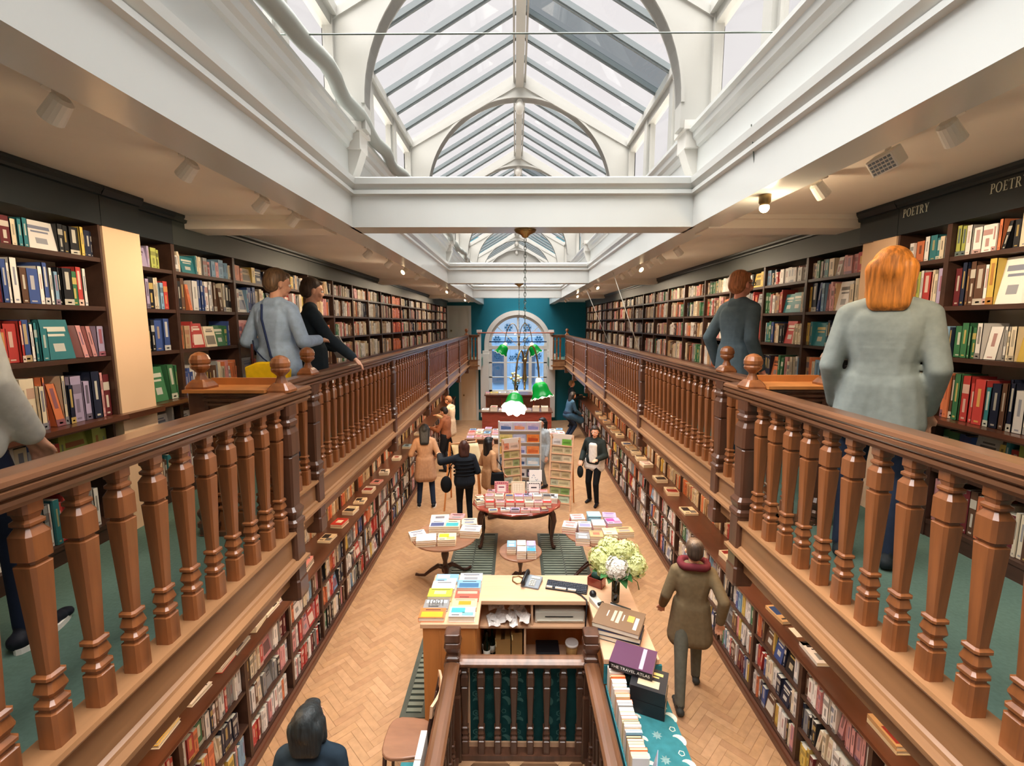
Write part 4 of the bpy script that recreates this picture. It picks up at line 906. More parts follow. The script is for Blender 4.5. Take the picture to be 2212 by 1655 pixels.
# ------------------------------------------------------------------ floor grilles
def grille(x0,x1,y0,y1,nx,lab):
    t = thing('floor_grille',((x0+x1)/2,(y0+y1)/2,0),lab,'floor grille','iron floor grilles')
    mb = MB(); z0,z1=.001,.012; w=.05
    for b in ((x0,x1,y0,y0+w),(x0,x1,y1-w,y1),(x0,x0+w,y0+w,y1-w),(x1-w,x1,y0+w,y1-w)): mb.box(b[0],b[1],b[2],b[3],z0,z1)
    for k in range(1,nx): xm=x0+(x1-x0)*k/nx; mb.box(xm-.012,xm+.012,y0+w,y1-w,z0,z1)
    mb.build('frame',M['iron'],t)
    mb = MB(); mb.box(x0+w,x1-w,y0+w,y1-w,.001,.003); mb.build('shadow_plate',mat('grille_shadow',(44,52,46),.8,.2),t)  # flat dark plate painted as the shade between the slats
    mb = MB(); y=y0+w+.02
    while y < y1-w-.03: mb.box(x0+w,x1-w,y,y+.045,.004,.010); y += .075
    mb.build('slats',mat('grille_slat',(112,122,108),.45,.5,.15,(9,9,9)),t)
grille(-1.03,-.31,6.5,7.98,2,'iron floor grille below the round table piled with white books')
grille(.40,1.16,6.5,7.98,2,'iron floor grille between the small table and the pink-book table')
grille(-1.12,-.87,4.02,5.5,1,'narrow iron floor grille running beside the sales desk')
# ------------------------------------------------------------------ tables
def pedestal(name,x,y,r,z,m,label,legs,col_r=.045,squash=1.0):
    t = thing(name,(x,y,0),label,'table')
    mb = MB(); n=32; P=[(r-.02,z-.03),(r,z-.022),(r+.004,z-.012),(r,z-.002),(r-.01,z)]
    mb.lathe(P,(x,y,0),n); mb.build('table_top',m,t,smooth=False)
    mb = MB(); k=col_r; mb.lathe([(k*.9,.14),(k*1.2,.17),(k*1.3,.22),(k*.8,.27),(k*.7,.32),(k*1.2,.40),(k*1.3,.44),(k*.8,.50),(k*.7,z-.1),(k*1.4,z-.05),(k*2,z-.03)],(x,y,0),16); mb.build('column',M['mahog'],t,smooth=True)
    for a in legs:
        c,s_ = math.cos(R(a)),math.sin(R(a)); q=r*.95
        mb = MB(); mb.tube([(x,y,.22),(x+c*q*.25,y+s_*q*.25,.23),(x+c*q*.5,y+s_*q*.5,.15),(x+c*q*.75,y+s_*q*.75,.05),(x+c*q*.95,y+s_*q*.95,.036),(x+c*q*1.08,y+s_*q*1.08,.04)],[.04,.036,.028,.022,.02,.024],8); mb.build('leg',M['mahog'],t,smooth=True)
    return t
pedestal('round_table',-1.03,6.42,.47,.72,M['tabletop'],'round tripod table piled with white and yellow books by the aisle',(165,285,45))
pedestal('round_table',1.20,6.56,.46,.72,M['tabletop'],'round tripod table piled with pink and white books behind the flowers',(195,315,75))
pedestal('round_table',.075,6.20,.30,.60,M['tabletop'],'small bare-edged round table carrying one stack of white and blue books',(270,30,150),.03)
# oval red table with cabriole legs
t = thing('oval_table',(.03,7.65,0),'red oval mahogany table with carved rim and cabriole legs, crowded with books','table')
mb = MB(); n=56
def ov(rx,ry,z,wob=0): return [(.03+(rx+wob*math.sin(14*2*PI*i/n))*math.cos(2*PI*i/n),7.65+(ry+wob*math.sin(14*2*PI*i/n))*math.sin(2*PI*i/n),z) for i in range(n)]
rings=[ov(.70,.50,.70),ov(.74,.54,.705,.012),ov(.755,.555,.72,.012),ov(.75,.55,.74),ov(.735,.535,.75)]
mb.add([p for r_ in rings for p in r_],[(j*n+i,j*n+(i+1)%n,(j+1)*n+(i+1)%n,(j+1)*n+i) for j in range(4) for i in range(n)]+[tuple(range(n-1,-1,-1)),tuple(range(4*n,5*n))]); mb.build('table_top',M['redwood'],t)
mb = MB(); a_=ov(.62,.42,.60); b_=ov(.62,.42,.70); mb.add(a_+b_,[(i,(i+1)%n,n+(i+1)%n,n+i) for i in range(n)]); mb.build('apron',M['mahog'],t)
for sx in (-1,1):
    for sy in (-1,1):
        x,y=.03+sx*.55,7.65+sy*.20
        mb = MB(); mb.tube([(x,y,.70),(x+sx*.05,y+sy*.02,.60),(x+sx*.07,y+sy*.03,.50),(x+sx*.05,y+sy*.02,.34),(x+sx*.035,y+sy*.01,.18),(x+sx*.05,y+sy*.02,.07),(x+sx*.075,y+sy*.03,.04),(x+sx*.07,y+sy*.03,.014)],[.05,.055,.05,.036,.027,.026,.04,.035],10); mb.build('leg',M['mahog'],t,smooth=True)
KC = {'white':'white','cream':'cream','pink':'pink','red':'red','maroon':'dark red','tan':'tan','sky':'pale blue','lilac':'lilac','navy':'navy','teal':'turquoise','yellow':'yellow','lime':'lime','black':'black','orange':'orange','grey':'grey','blue':'blue','brown':'brown','green':'green'}
def pile(x,y,z,keys,w,d,hs,where,ang=0,style=None,acc=None,group='books lying on the shop tables'):
    for i,k in enumerate(keys):
        h = hs[i] if isinstance(hs,(list,tuple)) else hs
        pos = 'top of pile, ' if i==len(keys)-1 and len(keys)>1 else ('bottom of pile, ' if i==0 and len(keys)>1 else ('' if len(keys)==1 else '%s up in pile, '%ordinal(i+1)))
        tbook(x+rnd2.uniform(-.003,.003),y+rnd2.uniform(-.003,.003),z,w-.006,d-.006,h,ang+rnd2.uniform(-1,1),k,'%s book, %s%s'%(KC[k],pos,where),acc if i==len(keys)-1 else None,group,style if style is not None else rnd2.randrange(5))
        z += h+.0008
Z = .7515
# red table, rows from front to back
pile(-.36,7.22,Z,['cream'],.15,.11,.03,'at the front edge of the red table',6)
for i,(x,k) in enumerate([(-.16,['pink','white']),(.0,['lilac','lilac']),(.17,['white','pink']),(.33,['white','pink'])]): pile(x,7.22,Z,k,.155,.12,.02,'red table front row, %s from cream book'%ordinal(i+1),0)
pile(.47,7.28,Z,['lilac','maroon'],.14,.12,.018,'at the red table front row end',12)
for i,(x,k) in enumerate([(-.42,['maroon','red']),(-.25,['red','pink']),(-.08,['red','red']),(.08,['maroon','red']),(.24,['red','cream']),(.39,['red','pink']),(.53,['maroon','red'])]): pile(x,7.42,Z,k,.15,.14,[.045,.05],'red table second row, %s from bare end'%ordinal(i+1),0,3)
for i,(x,k) in enumerate([(-.44,['white','pink']),(-.27,['tan','cream']),(-.10,['red','tan']),(.06,['black','lilac']),(.22,['white','lilac']),(.38,['pink','white']),(.54,['white','grey'])]): pile(x,7.63,Z,k,.15,.14,[.06,.06],'red table third row, %s from map end'%ordinal(i+1),0)
pile(-.60,7.52,Z,['white','cream'],.14,.16,.035,'red table, rounded end nearer the map',20)
pile(-.62,7.76,Z,['cream'],.13,.15,.05,'red table, behind the pile at the map end',25)
pile(.66,7.66,Z,['white','grey','white'],.15,.22,[.03,.03,.03],'red table, rounded end by the tall rack',-8)
for i,(x,k) in enumerate([(-.42,['white','pink']),(-.26,['pink']),(.50,['tan','pink'])]): pile(x,7.84,Z,k,.14,.13,.06,'red table back row, %s along'%ordinal(i+1),0)
def standbook(x,y,z,w,h,key,acc,label,style=1,ang=0,lean=10,name='hardback'):
    M_ = Matrix.Translation((x,y,z)) @ Matrix.Rotation(R(ang),4,'Z') @ Matrix.Rotation(R(-lean),4,'X'); c=lin(PAL[key]); a=lin(acc)
    mb = MB(); mb.M=M_; e=.004; mb.box(-w/2,w/2,0,e,0,h,c); mb.box(-w/2,w/2,.03,.03+e,0,h,c); mb.box(-w/2,-w/2+e,e,.03,0,h,c)
    def q(x0,x1,z0,z1,col,dy=-.0008): mb.quad((x0*w,dy,z0*h),(x1*w,dy,z0*h),(x1*w,dy,z1*h),(x0*w,dy,z1*h),col)
    if style==1:
        for s_ in (-1,1):
            for k in range(6): q(s_*.42-.04,s_*.42+.04,.08+k*.14,.16+k*.14,a)
        for k in range(5): q(-.34+k*.15,-.24+k*.15,.84,.92,a); q(-.34+k*.15,-.24+k*.15,.04,.10,a)
        q(-.3,.3,.18,.74,lin((240,232,228)),-.0006); q(-.2,.2,.5,.6,a)
    elif style==2:
        q(-.38,.38,.12,.86,lin((244,236,214)),-.0006)
        for k in range(4): q(-.3,.3,.22+k*.16,.24+k*.16,a); q(-.3+k*.2,-.285+k*.2,.2,.8,a)
    else:
        for k in range(8): q(-.3+k*.06,-.24+k*.06,.3+.25*math.sin(k*.8),.36+.25*math.sin(k*.8),a)
    o = mb.build(name,M['book'],None,recalc=False,loc=(x,y,z)); tag(o,label,'book','books standing upright on the red table')
    pg = MB(); pg.M=M_; pg.box(-w/2+e,w/2-.003,e,.03,.003,h-.003,PG); pg.build('pages',M['book'],o,recalc=False)
standbook(-.245,7.99,Z,.25,.22,'pink',(150,60,90),'upright pink book with a dotted border at the back of the red table')
standbook(.055,7.99,Z,.25,.22,'cream',(190,170,120),'upright cream book with a squared pattern at the back of the red table',2)
standbook(.335,7.97,Z,.25,.22,'white',(40,36,48),'upright white book with a black spotted border at the back of the red table')
pile(.335,7.90,Z,['maroon'],.2,.10,.06,'in front of the spotted book on the red table',0,1,(230,200,190))
tb_ = tbook(.37,8.10,Z,.2,.1,.2,0,'grey','grey box-bound volume holding up the wave book on the red table',None,'books lying on the shop tables',1)
standbook(.37,8.09,Z+.2015,.23,.20,'white',(60,90,130),'white book with a blue wave, raised highest on the red table',3)
# round tables
zz = .7215
for i,(x,y,a,ks,w,d,h,st,acc,wh) in enumerate([
 (-1.22,6.20,8,['cream','tan','white'],.24,.19,.03,0,(240,214,230),'at the aisle-side front of the round table'),
 (-.97,6.22,4,['tan','cream','cream'],.22,.19,.03,4,(240,200,40),'beside the yellow-covered front of the round table'),
 (-.70,6.43,-6,['cream','tan','white'],.25,.19,.034,0,(120,120,130),'overhanging the round table toward the red table'),
 (-1.36,6.36,24,['cream','white'],.2,.17,.03,0,None,'overhanging the aisle side of the round table'),
 (-1.13,6.50,3,['white','cream','cream','white'],.2,.2,.034,1,(60,80,130),'in the tall middle of the round table'),
 (-.94,6.50,2,['cream','tan','white','cream'],.19,.2,.034,1,(60,170,180),'in the turquoise-topped middle of the round table'),
 (-.74,6.64,5,['white','white','cream'],.2,.19,.034,0,None,'at the back of the round table, nearer red one'),
 (-.92,6.78,-4,['pink','white','pink'],.2,.18,.036,0,None,'at the back of the white-piled round table'),
 (-1.14,6.74,6,['white','grey','white'],.24,.18,.036,2,(110,110,120),'at the back aisle side of the white-piled round table')]):
    pile(-1.03+(x+1.03)*1.16,6.42+(y-6.42)*1.16,zz,ks,w*1.17,d*1.17,h,wh,a,st,acc)
for i,(x,y,a,ks,w,d,h,st,acc,wh) in enumerate([
 (.98,6.24,-6,['pink','white','grey'],.18,.18,.034,0,(200,214,230),'at the front of the pink-book table'),
 (1.16,6.30,-4,['tan','white','tan'],.17,.18,.034,2,(170,110,90),'second along the front of the pink-book table'),
 (1.34,6.36,0,['cream','tan','cream'],.18,.19,.036,3,(220,210,150),'third along the front of the pink-book table'),
 (1.54,6.44,4,['tan','cream','tan'],.24,.17,.03,0,None,'overhanging the pink-book table on the shelf side'),
 (.86,6.56,-14,['pink','pink','white'],.19,.2,.036,0,(210,80,70),'overhanging the pink-book table toward the small table'),
 (1.05,6.54,-3,['white','lilac','white'],.17,.19,.04,1,(150,150,200),'in the middle of the pink-book table'),
 (1.24,6.58,0,['white','pink','white'],.17,.19,.042,2,(190,190,210),'next to the blue box on the pink-book table'),
 (1.45,6.66,6,['pink','pink','lilac'],.2,.19,.038,4,(230,60,150),'with a bright pink cover on the pink-book table'),
 (.99,6.80,4,['red','pink','white'],.19,.18,.036,0,None,'at the aisle-end back of the pink-book table'),
 (1.44,6.88,-8,['white','cream','lilac'],.19,.18,.034,0,(120,90,160),'at the shelf-side back of the pink-book table')]):
    pile(1.20+(x-1.2)*1.13,6.56+(y-6.56)*1.13,zz,ks,w*1.12,d*1.12,h,wh,a,st,acc)
t = thing('blue_box',(1.22,6.86,.7215),'pale blue round-cornered box standing at the back of the pink-book table','box')
mb = MB(); mb.box(1.12,1.32,6.77,6.95,.7215,.845); mb.build('box_body',mat('pale_blue_card',(146,196,222),.4,.4),t,bevel=.02)
mb = MB(); mb.box(1.115,1.325,6.765,6.955,.846,.87); mb.build('lid',mat('pale_blue_lid',(160,206,228),.4,.4),t,bevel=.012)
z6=.6015
for j,(x,y,ks,st,acc,wh) in enumerate([(-.05,6.17,['tan','cream','white','sky'],0,(190,205,235),'at the back corner of the small round table'),(.09,6.21,['cream','white','pink','white'],2,(236,226,226),'in the middle back of the small round table'),(.225,6.19,['cream','white','white','lilac'],0,(200,210,236),'at the far corner of the small round table'),(.09,6.03,['white','cream','white','white'],0,(210,222,240),'at the middle front of the small round table'),(.225,6.03,['white','white','cream','sky'],1,(60,160,214),'in the blue-topped pile of the small table')]):
    pile(x,y,z6,ks,.13,.155 if j else .2,.028,wh,0,st,acc)
# flat books on the lower counters
for i,(y,n,ks) in enumerate([(2.76,2,['white','yellow']),(3.10,1,['white']),(3.42,2,['red','white']),(3.62,1,['grey']),(3.90,2,['cream','white']),(4.12,1,['white']),(4.34,2,['lilac','white']),(4.92,3,['white','black','pink']),(5.60,1,['cream']),(6.02,2,['cream','red']),(6.45,2,['white','cream']),(6.86,1,['cream']),(7.3,2,['tan','white']),(7.72,1,['pink']),(8.2,2,['white','white']),(9.1,2,['grey','white']),(10.0,2,['white','sky']),(11.2,2,['cream','white'])]):
    pile(-2.40,y,1.0515,ks,.17,.22,.026,'left ground-floor counter, %s from the viewer'%ordinal(i+1),rnd2.uniform(-8,8),style=2 if i==0 else None,acc=(214,170,40) if i==0 else None,group='books lying on the long counters')
for i,(y,ks) in enumerate([(2.78,['cream','tan']),(3.55,['white']),(3.76,['brown']),(4.08,['tan']),(5.12,['cream','cream']),(6.50,['cream']),(7.25,['tan','cream']),(7.85,['tan','cream']),(8.7,['cream','white']),(9.1,['cream','cream']),(9.5,['tan','cream']),(9.9,['cream','tan']),(10.3,['cream']),(11.0,['tan','cream']),(11.5,['cream','tan']),(12.0,['cream']),(12.6,['tan','tan']),(13.2,['cream','tan']),(13.9,['tan','cream'])]):
    pile(2.54,y,1.0515,ks,.2,.26,.03,'right ground-floor counter, %s from the viewer'%ordinal(i+1),rnd2.uniform(-6,6),group='books lying on the long counters')
# far display table
t = thing('display_table',(0,12.5,0),'long display table in front of the window cabinets, covered with books','table')
mb = MB(); mb.box(-1.34,1.38,11.95,13.1,.72,.75); mb.build('table_top',M['tabletop'],t)
mb = MB(); mb.box(-1.28,1.32,12.0,13.05,.60,.72); mb.build('apron',M['mahog'],t)
for x in (-1.25,1.29):
    for y in (12.03,13.02): mb = MB(); mb.box(x-.03,x+.03,y-.03,y+.03,0,.60); mb.build('leg',M['mahog'],t)
k=0
for y in (12.08,12.36,12.64,12.92):
    for x in [-1.2,-.98,-.76,-.54,-.32,.62,.84,1.06,1.26]:
        k += 1; pile(x,y,.7515,[rnd2.choice(['white','cream','white','lilac','sky','pink','grey'])],.19,.24,rnd2.choice([.03,.05,.08]),'far display table, %s row, %s from the aisle'%(ORD[{12.08:1,12.36:2,12.64:3,12.92:4}[y]],ordinal((k-1)%9+1)),rnd2.uniform(-6,6),group='books on the far display table')
# ------------------------------------------------------------------ card racks, easels, map
t = thing('poster_rack',(.10,9.85,0),'tall white rack of coloured prints and postcards behind the red table','rack')
mb = MB(); mb.box(-.36,.56,9.88,9.92,.10,1.66); mb.box(-.37,-.34,9.84,9.92,0,1.68); mb.box(.54,.57,9.84,9.92,0,1.68); mb.box(-.36,.56,9.7,10.0,0,.08)
for z in (.42,.68,.94,1.20,1.46): mb.box(-.34,.54,9.83,9.88,z,z+.012)
mb.build('frame',M['white2'],t)
cards = [((214,214,236),(90,120,180)),((206,196,224),(236,160,120)),((220,200,216),(150,150,210)),((232,216,140),(160,170,70)),((190,196,226),(236,236,246)),((236,140,66),(190,80,40)),((236,190,110),(150,150,60)),((206,206,236),(120,130,190)),((238,150,90),(214,110,60)),((90,110,130),(196,206,214)),((200,210,226),(60,90,140)),((170,200,222),(230,236,240)),((60,80,120),(190,200,220)),((222,222,226),(40,50,70)),((60,66,80),(170,160,190)),((200,206,220),(80,90,120)),((44,60,90),(220,220,226)),((80,76,86),(200,190,190))]
for i in range(18):
    r_,c_ = divmod(i,3); x=-.20+c_*.295; z=1.475-r_*.26
    mb = MB(); a,b=cards[i]; w,h=.27,.175
    mb.box(x-w/2,x+w/2,9.846,9.852,z,z+h,lin(a)); mb.quad((x-w*.4,9.845,z+h*.15),(x+w*.4,9.845,z+h*.15),(x+w*.4,9.845,z+h*.5),(x-w*.4,9.845,z+h*.62),lin(b)); mb.quad((x-w*.2,9.8445,z+h*.6),(x+w*.25,9.8445,z+h*.55),(x+w*.2,9.8445,z+h*.8),(x-w*.15,9.8445,z+h*.8),tuple(.7*p+.3*q for p,q in zip(lin(a),lin(b))))
    tag(mb.build('print_card',M['print'],recalc=False,loc=(x,9.85,z)),'print card, %s row down, %s across on the tall white rack'%(ordinal(r_+1),ordinal(c_+1)),'card','print cards on the white rack')
def pocket_rack(p0,p1,h,n,label,lean,tones,foot):
    # a leaning board of pockets between two uprights; p0,p1 floor points of the front edge
    p0,p1=Vector((*p0,0)),Vector((*p1,0)); ex=(p1-p0).normalized(); w=(p1-p0).length; bk=Vector((0,0,1)).cross(ex).normalized()
    up=(Vector((0,0,1))+bk*lean).normalized()
    t = thing('card_easel',tuple((p0+p1)/2),label,'rack')
    Q=lambda u,v,o=0: p0+ex*u+up*v-bk*o
    for u in (0,w): mb = MB(); mb.bar(Q(u,0),Q(u,h),.035,.03,tuple(-bk)); mb.build('upright',M['maple'],t)
    for u in (.02,w-.02): mb = MB(); mb.bar(Q(u,h-.05),p0+ex*u+bk*(lean*h+foot)+Vector((0,0,0)),.025,.025,tuple(ex)); mb.build('prop_leg',M['mapled'],t)
    mb = MB(); mb.add([Q(.02,.12,-.005),Q(w-.02,.12,-.005),Q(w-.02,h,-.005),Q(.02,h,-.005),Q(.02,.12,-.02),Q(w-.02,.12,-.02),Q(w-.02,h,-.02),Q(.02,h,-.02)],[(0,1,2,3),(7,6,5,4),(0,4,5,1),(1,5,6,2),(2,6,7,3),(3,7,4,0)]); mb.build('board',M['backp'],t)
    st=(h-.22)/n
    for k in range(n):
        v=.16+k*st
        mb = MB(); mb.bar(Q(.01,v,.02),Q(w-.01,v,.02),.02,.022,tuple(up)); mb.build('ledge',M['maple'],t)
        c=tones[k%len(tones)]
        mb = MB(); m_=w*rnd2.uniform(.35,.65); hh=st*.82
        for a,b,cc in ((.03,m_-.005,c[0]),(m_+.005,w-.03,c[1])):
            mb.add([Q(a,v+.012,.012),Q(b,v+.012,.012),Q(b,v+hh,.012),Q(a,v+hh,.012)],[(0,1,2,3)],lin(cc)); mb.add([Q(a+.02,v+.05,.0128),Q(b-.02,v+.04,.0128),Q(b-.03,v+hh*.7,.0128),Q(a+.03,v+hh*.6,.0128)],[(0,1,2,3)],tuple(.6*x for x in lin(cc)))
        o = mb.build('map_sheet',M['print'],recalc=False,loc=tuple(Q(w/2,v,.012))); tag(o,'folded map sheet, %s pocket up on the %s'%(ordinal(k+1),'green-topped rack' if 'green' in label else 'red-topped rack'),'card','map sheets in the leaning racks')
    return t
gr=[((160,190,170),(186,206,180)),((150,160,110),(120,150,90)),((176,178,150),(200,190,150)),((196,170,130),(180,160,120)),((190,160,120),(170,150,120)),((176,166,140),(206,190,160)),((190,176,140),(176,168,130)),((206,200,196),(110,166,66))]
pocket_rack((.68,9.12),(1.11,8.98),1.55,8,'wooden map rack with a green top sheet, standing beside the woman in black leggings',.16,gr,.26)
gl=[((170,166,120),(190,176,130)),((186,170,110),(150,150,90)),((176,182,170),(196,180,140)),((150,150,100),(186,176,130)),((196,176,130),(150,160,110)),((160,156,90),(186,170,120)),((206,130,100),(220,190,170))]
pocket_rack((-.22,9.10),(.14,9.22),1.45,7,'wooden map rack with reddish top sheet, standing behind the woman with the black bag',.10,gl,.16)
t = thing('map_stand',(-1.05,9.45,0),'large cream map sheets hanging on a wooden stand before the woman in the black jacket','map')
mb = MB()
vs=[];nu,nv=8,8
for j in range(nv+1):
    for i in range(nu+1):
        u,v=i/nu,j/nv; vs.append((-1.32+.56*u+.14*v,9.30-.10*v+.03*math.sin(u*5+v*3)-.1*u,1.30+.08*u-.62*v))
mb.add(vs,[(j*(nu+1)+i,j*(nu+1)+i+1,(j+1)*(nu+1)+i+1,(j+1)*(nu+1)+i) for j in range(nv) for i in range(nu)])
o = mb.build('map_sheet',mat('cream_map',(246,232,190),.7,.2,.08,(9,9,9)),t,smooth=True); s_=o.modifiers.new('t','SOLIDIFY'); s_.thickness=.004
mb = MB(); mb.tube([(-1.34,9.33,1.31),(-.80,9.21,1.40)],.018,8); mb.build('hanging_bar',M['maple'],t,smooth=True)
for a,b in (((-1.36,9.36,1.33),(-1.44,9.0,0)),((-1.36,9.40,1.33),(-1.40,9.75,0)),((-.80,9.26,1.42),(-.74,9.62,0)),((-.80,9.24,1.42),(-.72,9.06,0))):
    mb = MB(); mb.bar(a,b,.03,.03,(1,0,0)); mb.build('leg',M['mapled'],t)
# ------------------------------------------------------------------ cabinets below the window, flowers, vent
t = thing('cabinet',(.10,16.6,0),'long red-brown wooden cabinet under the arched window','cabinet')
mb = MB(); mb.box(-1.05,1.24,16.3,17.0,.06,1.22); mb.build('body',M['redwood'],t)
mb = MB(); mb.box(-1.10,1.29,16.25,17.05,1.22,1.26); mb.build('top_board',M['lowwood'],t)
for i in range(4):
    x0=-1.03+i*.57; mb = MB(); mb.box(x0,x0+.54,16.285,16.3,.12,1.18); d_=mb.build('door',M['lowwood'],t)
    mb = MB(); mb.ball((x0+.06,16.27,.7),.018); mb.build('knob',M['brass'],d_)
mb = MB(); mb.box(-1.0,1.2,16.32,16.98,0,.06); mb.build('plinth',M['mahog'],t)
for i,(x,k,w) in enumerate([(-.76,'yellow',.28),(-.99,'pink',.14),(-.45,'white',.3),(-.23,'white',.2),(.75,'cream',.3)]): pile(x,16.55,1.2615,[k],w,.3,.05,'on the window cabinet, %s from the cream door'%ordinal(i+1),0)
t = thing('flower_vase',(.03,16.62,1.2605),'distant vase of cream flowers on the cabinet before the window','flowers')
mb = MB(); mb.lathe([(.06,0),(.06,.02),(.075,.3),(.07,.3),(.055,.02)],(.03,16.62,1.2605),14); mb.build('vase',M['vase'],t,smooth=True)
mb = MB()
for k in range(9): a=k*.7; mb.tube([(.03,16.62,1.3),(.03+.16*math.cos(a),16.62+.1*math.sin(a),1.72+.06*(k%3))],.008,5)
mb.build('stem',M['leaf'],t)
for k in range(11):
    a=k*.57; mb = MB(); mb.ball((.03+.19*math.cos(a)*(.5+.5*(k%2)),16.62+.12*math.sin(a),1.72+.09*(k%4)),.06,8,6,(1,1,.8)); mb.build('flower_head',M['bloom'] if k%3 else M['wbloom'],t,smooth=True)
for k in range(7): a=k*.9; mb = MB(); leafblade(mb,(.03,16.62,1.58),(math.cos(a),.4*math.sin(a),.4),.2,.04,.02); mb.build('leaf',M['leaf'],t,smooth=True,recalc=False)
t = thing('display_cabinet',(.05,14.7,0),'low brown display unit between the far table and the window cabinet','cabinet')
mb = MB(); mb.box(-1.05,1.15,14.4,15.1,.05,.98); mb.build('body',M['redwood'],t)
mb = MB(); mb.box(-1.09,1.19,14.36,15.14,.98,1.01); mb.build('top_board',M['lowwood'],t)
mb = MB(); mb.box(-1.0,1.1,14.44,15.06,0,.05); mb.build('plinth',M['mahog'],t)
for k in range(8):
    x=-.95+k*.27; pile(x,14.6,1.0115,[rnd2.choice(['white','cream','grey','pink','tan'])],.22,.3,rnd2.choice([.05,.09,.14]),'on the low display unit, %s from the cream door'%ordinal(k+1),rnd2.uniform(-8,8))
mb = MB(); mb.box(-1.49,-1.33,17.88,17.897,.32,.42); tag(mb.build('wall_socket',M['white2']),'white double socket low on the teal wall beside the cream door','socket')
# ------------------------------------------------------------------ people
def caps(mb, p, q, r0, r1, sc=(1,1,1)):
    p,q=Vector(p),Vector(q); L=(q-p).length; n=max(1,int(L/(min(r0,r1)*.42))+1)
    for i in range(n+1):
        f=i/n; mb.ball(p.lerp(q,f), r0+(r1-r0)*f, 12, 8, sc)
def chain(mb, pts, rs, sc=(1,1,1)):
    for a,b,r0,r1 in zip(pts,pts[1:],rs,rs[1:]): caps(mb,a,b,r0,r1,sc)
def fuse(mb, name, m, parent, vox, smooth=4):
    ob = mb.build('tmp', m, None, recalc=False)
    r = ob.modifiers.new('r','REMESH'); r.mode='VOXEL'; r.voxel_size=vox
    s_ = ob.modifiers.new('s','SMOOTH'); s_.iterations=smooth; s_.factor=.5
    bpy.context.view_layer.update()
    me = bpy.data.meshes.new_from_object(ob.evaluated_get(bpy.context.evaluated_depsgraph_get()))
    me.name=name; bpy.data.objects.remove(ob)
    me.materials.clear(); me.materials.append(m); me.polygons.foreach_set('use_smooth',[True]*len(me.polygons))
    off=Vector(); o=parent
    while o is not None: off += o.location; o=o.parent
    me.transform(Matrix.Translation(-off))
    n = bpy.data.objects.new(name,me); COL.objects.link(n); n.parent=parent
    return n
MC = {}
def hairm(c):
    k=('h',)+c
    if k not in MC: MC[k]=mat('hair_%d_%d_%d'%c,c,.5,.4,.55,(70,70,7),bump=.5,detail=6)
    return MC[k]
def cloth(c, rough=.85):
    if c not in MC: MC[c]=mat('cloth_%d_%d_%d'%c,c,rough,.2,.12,(22,22,22))
    return MC[c]
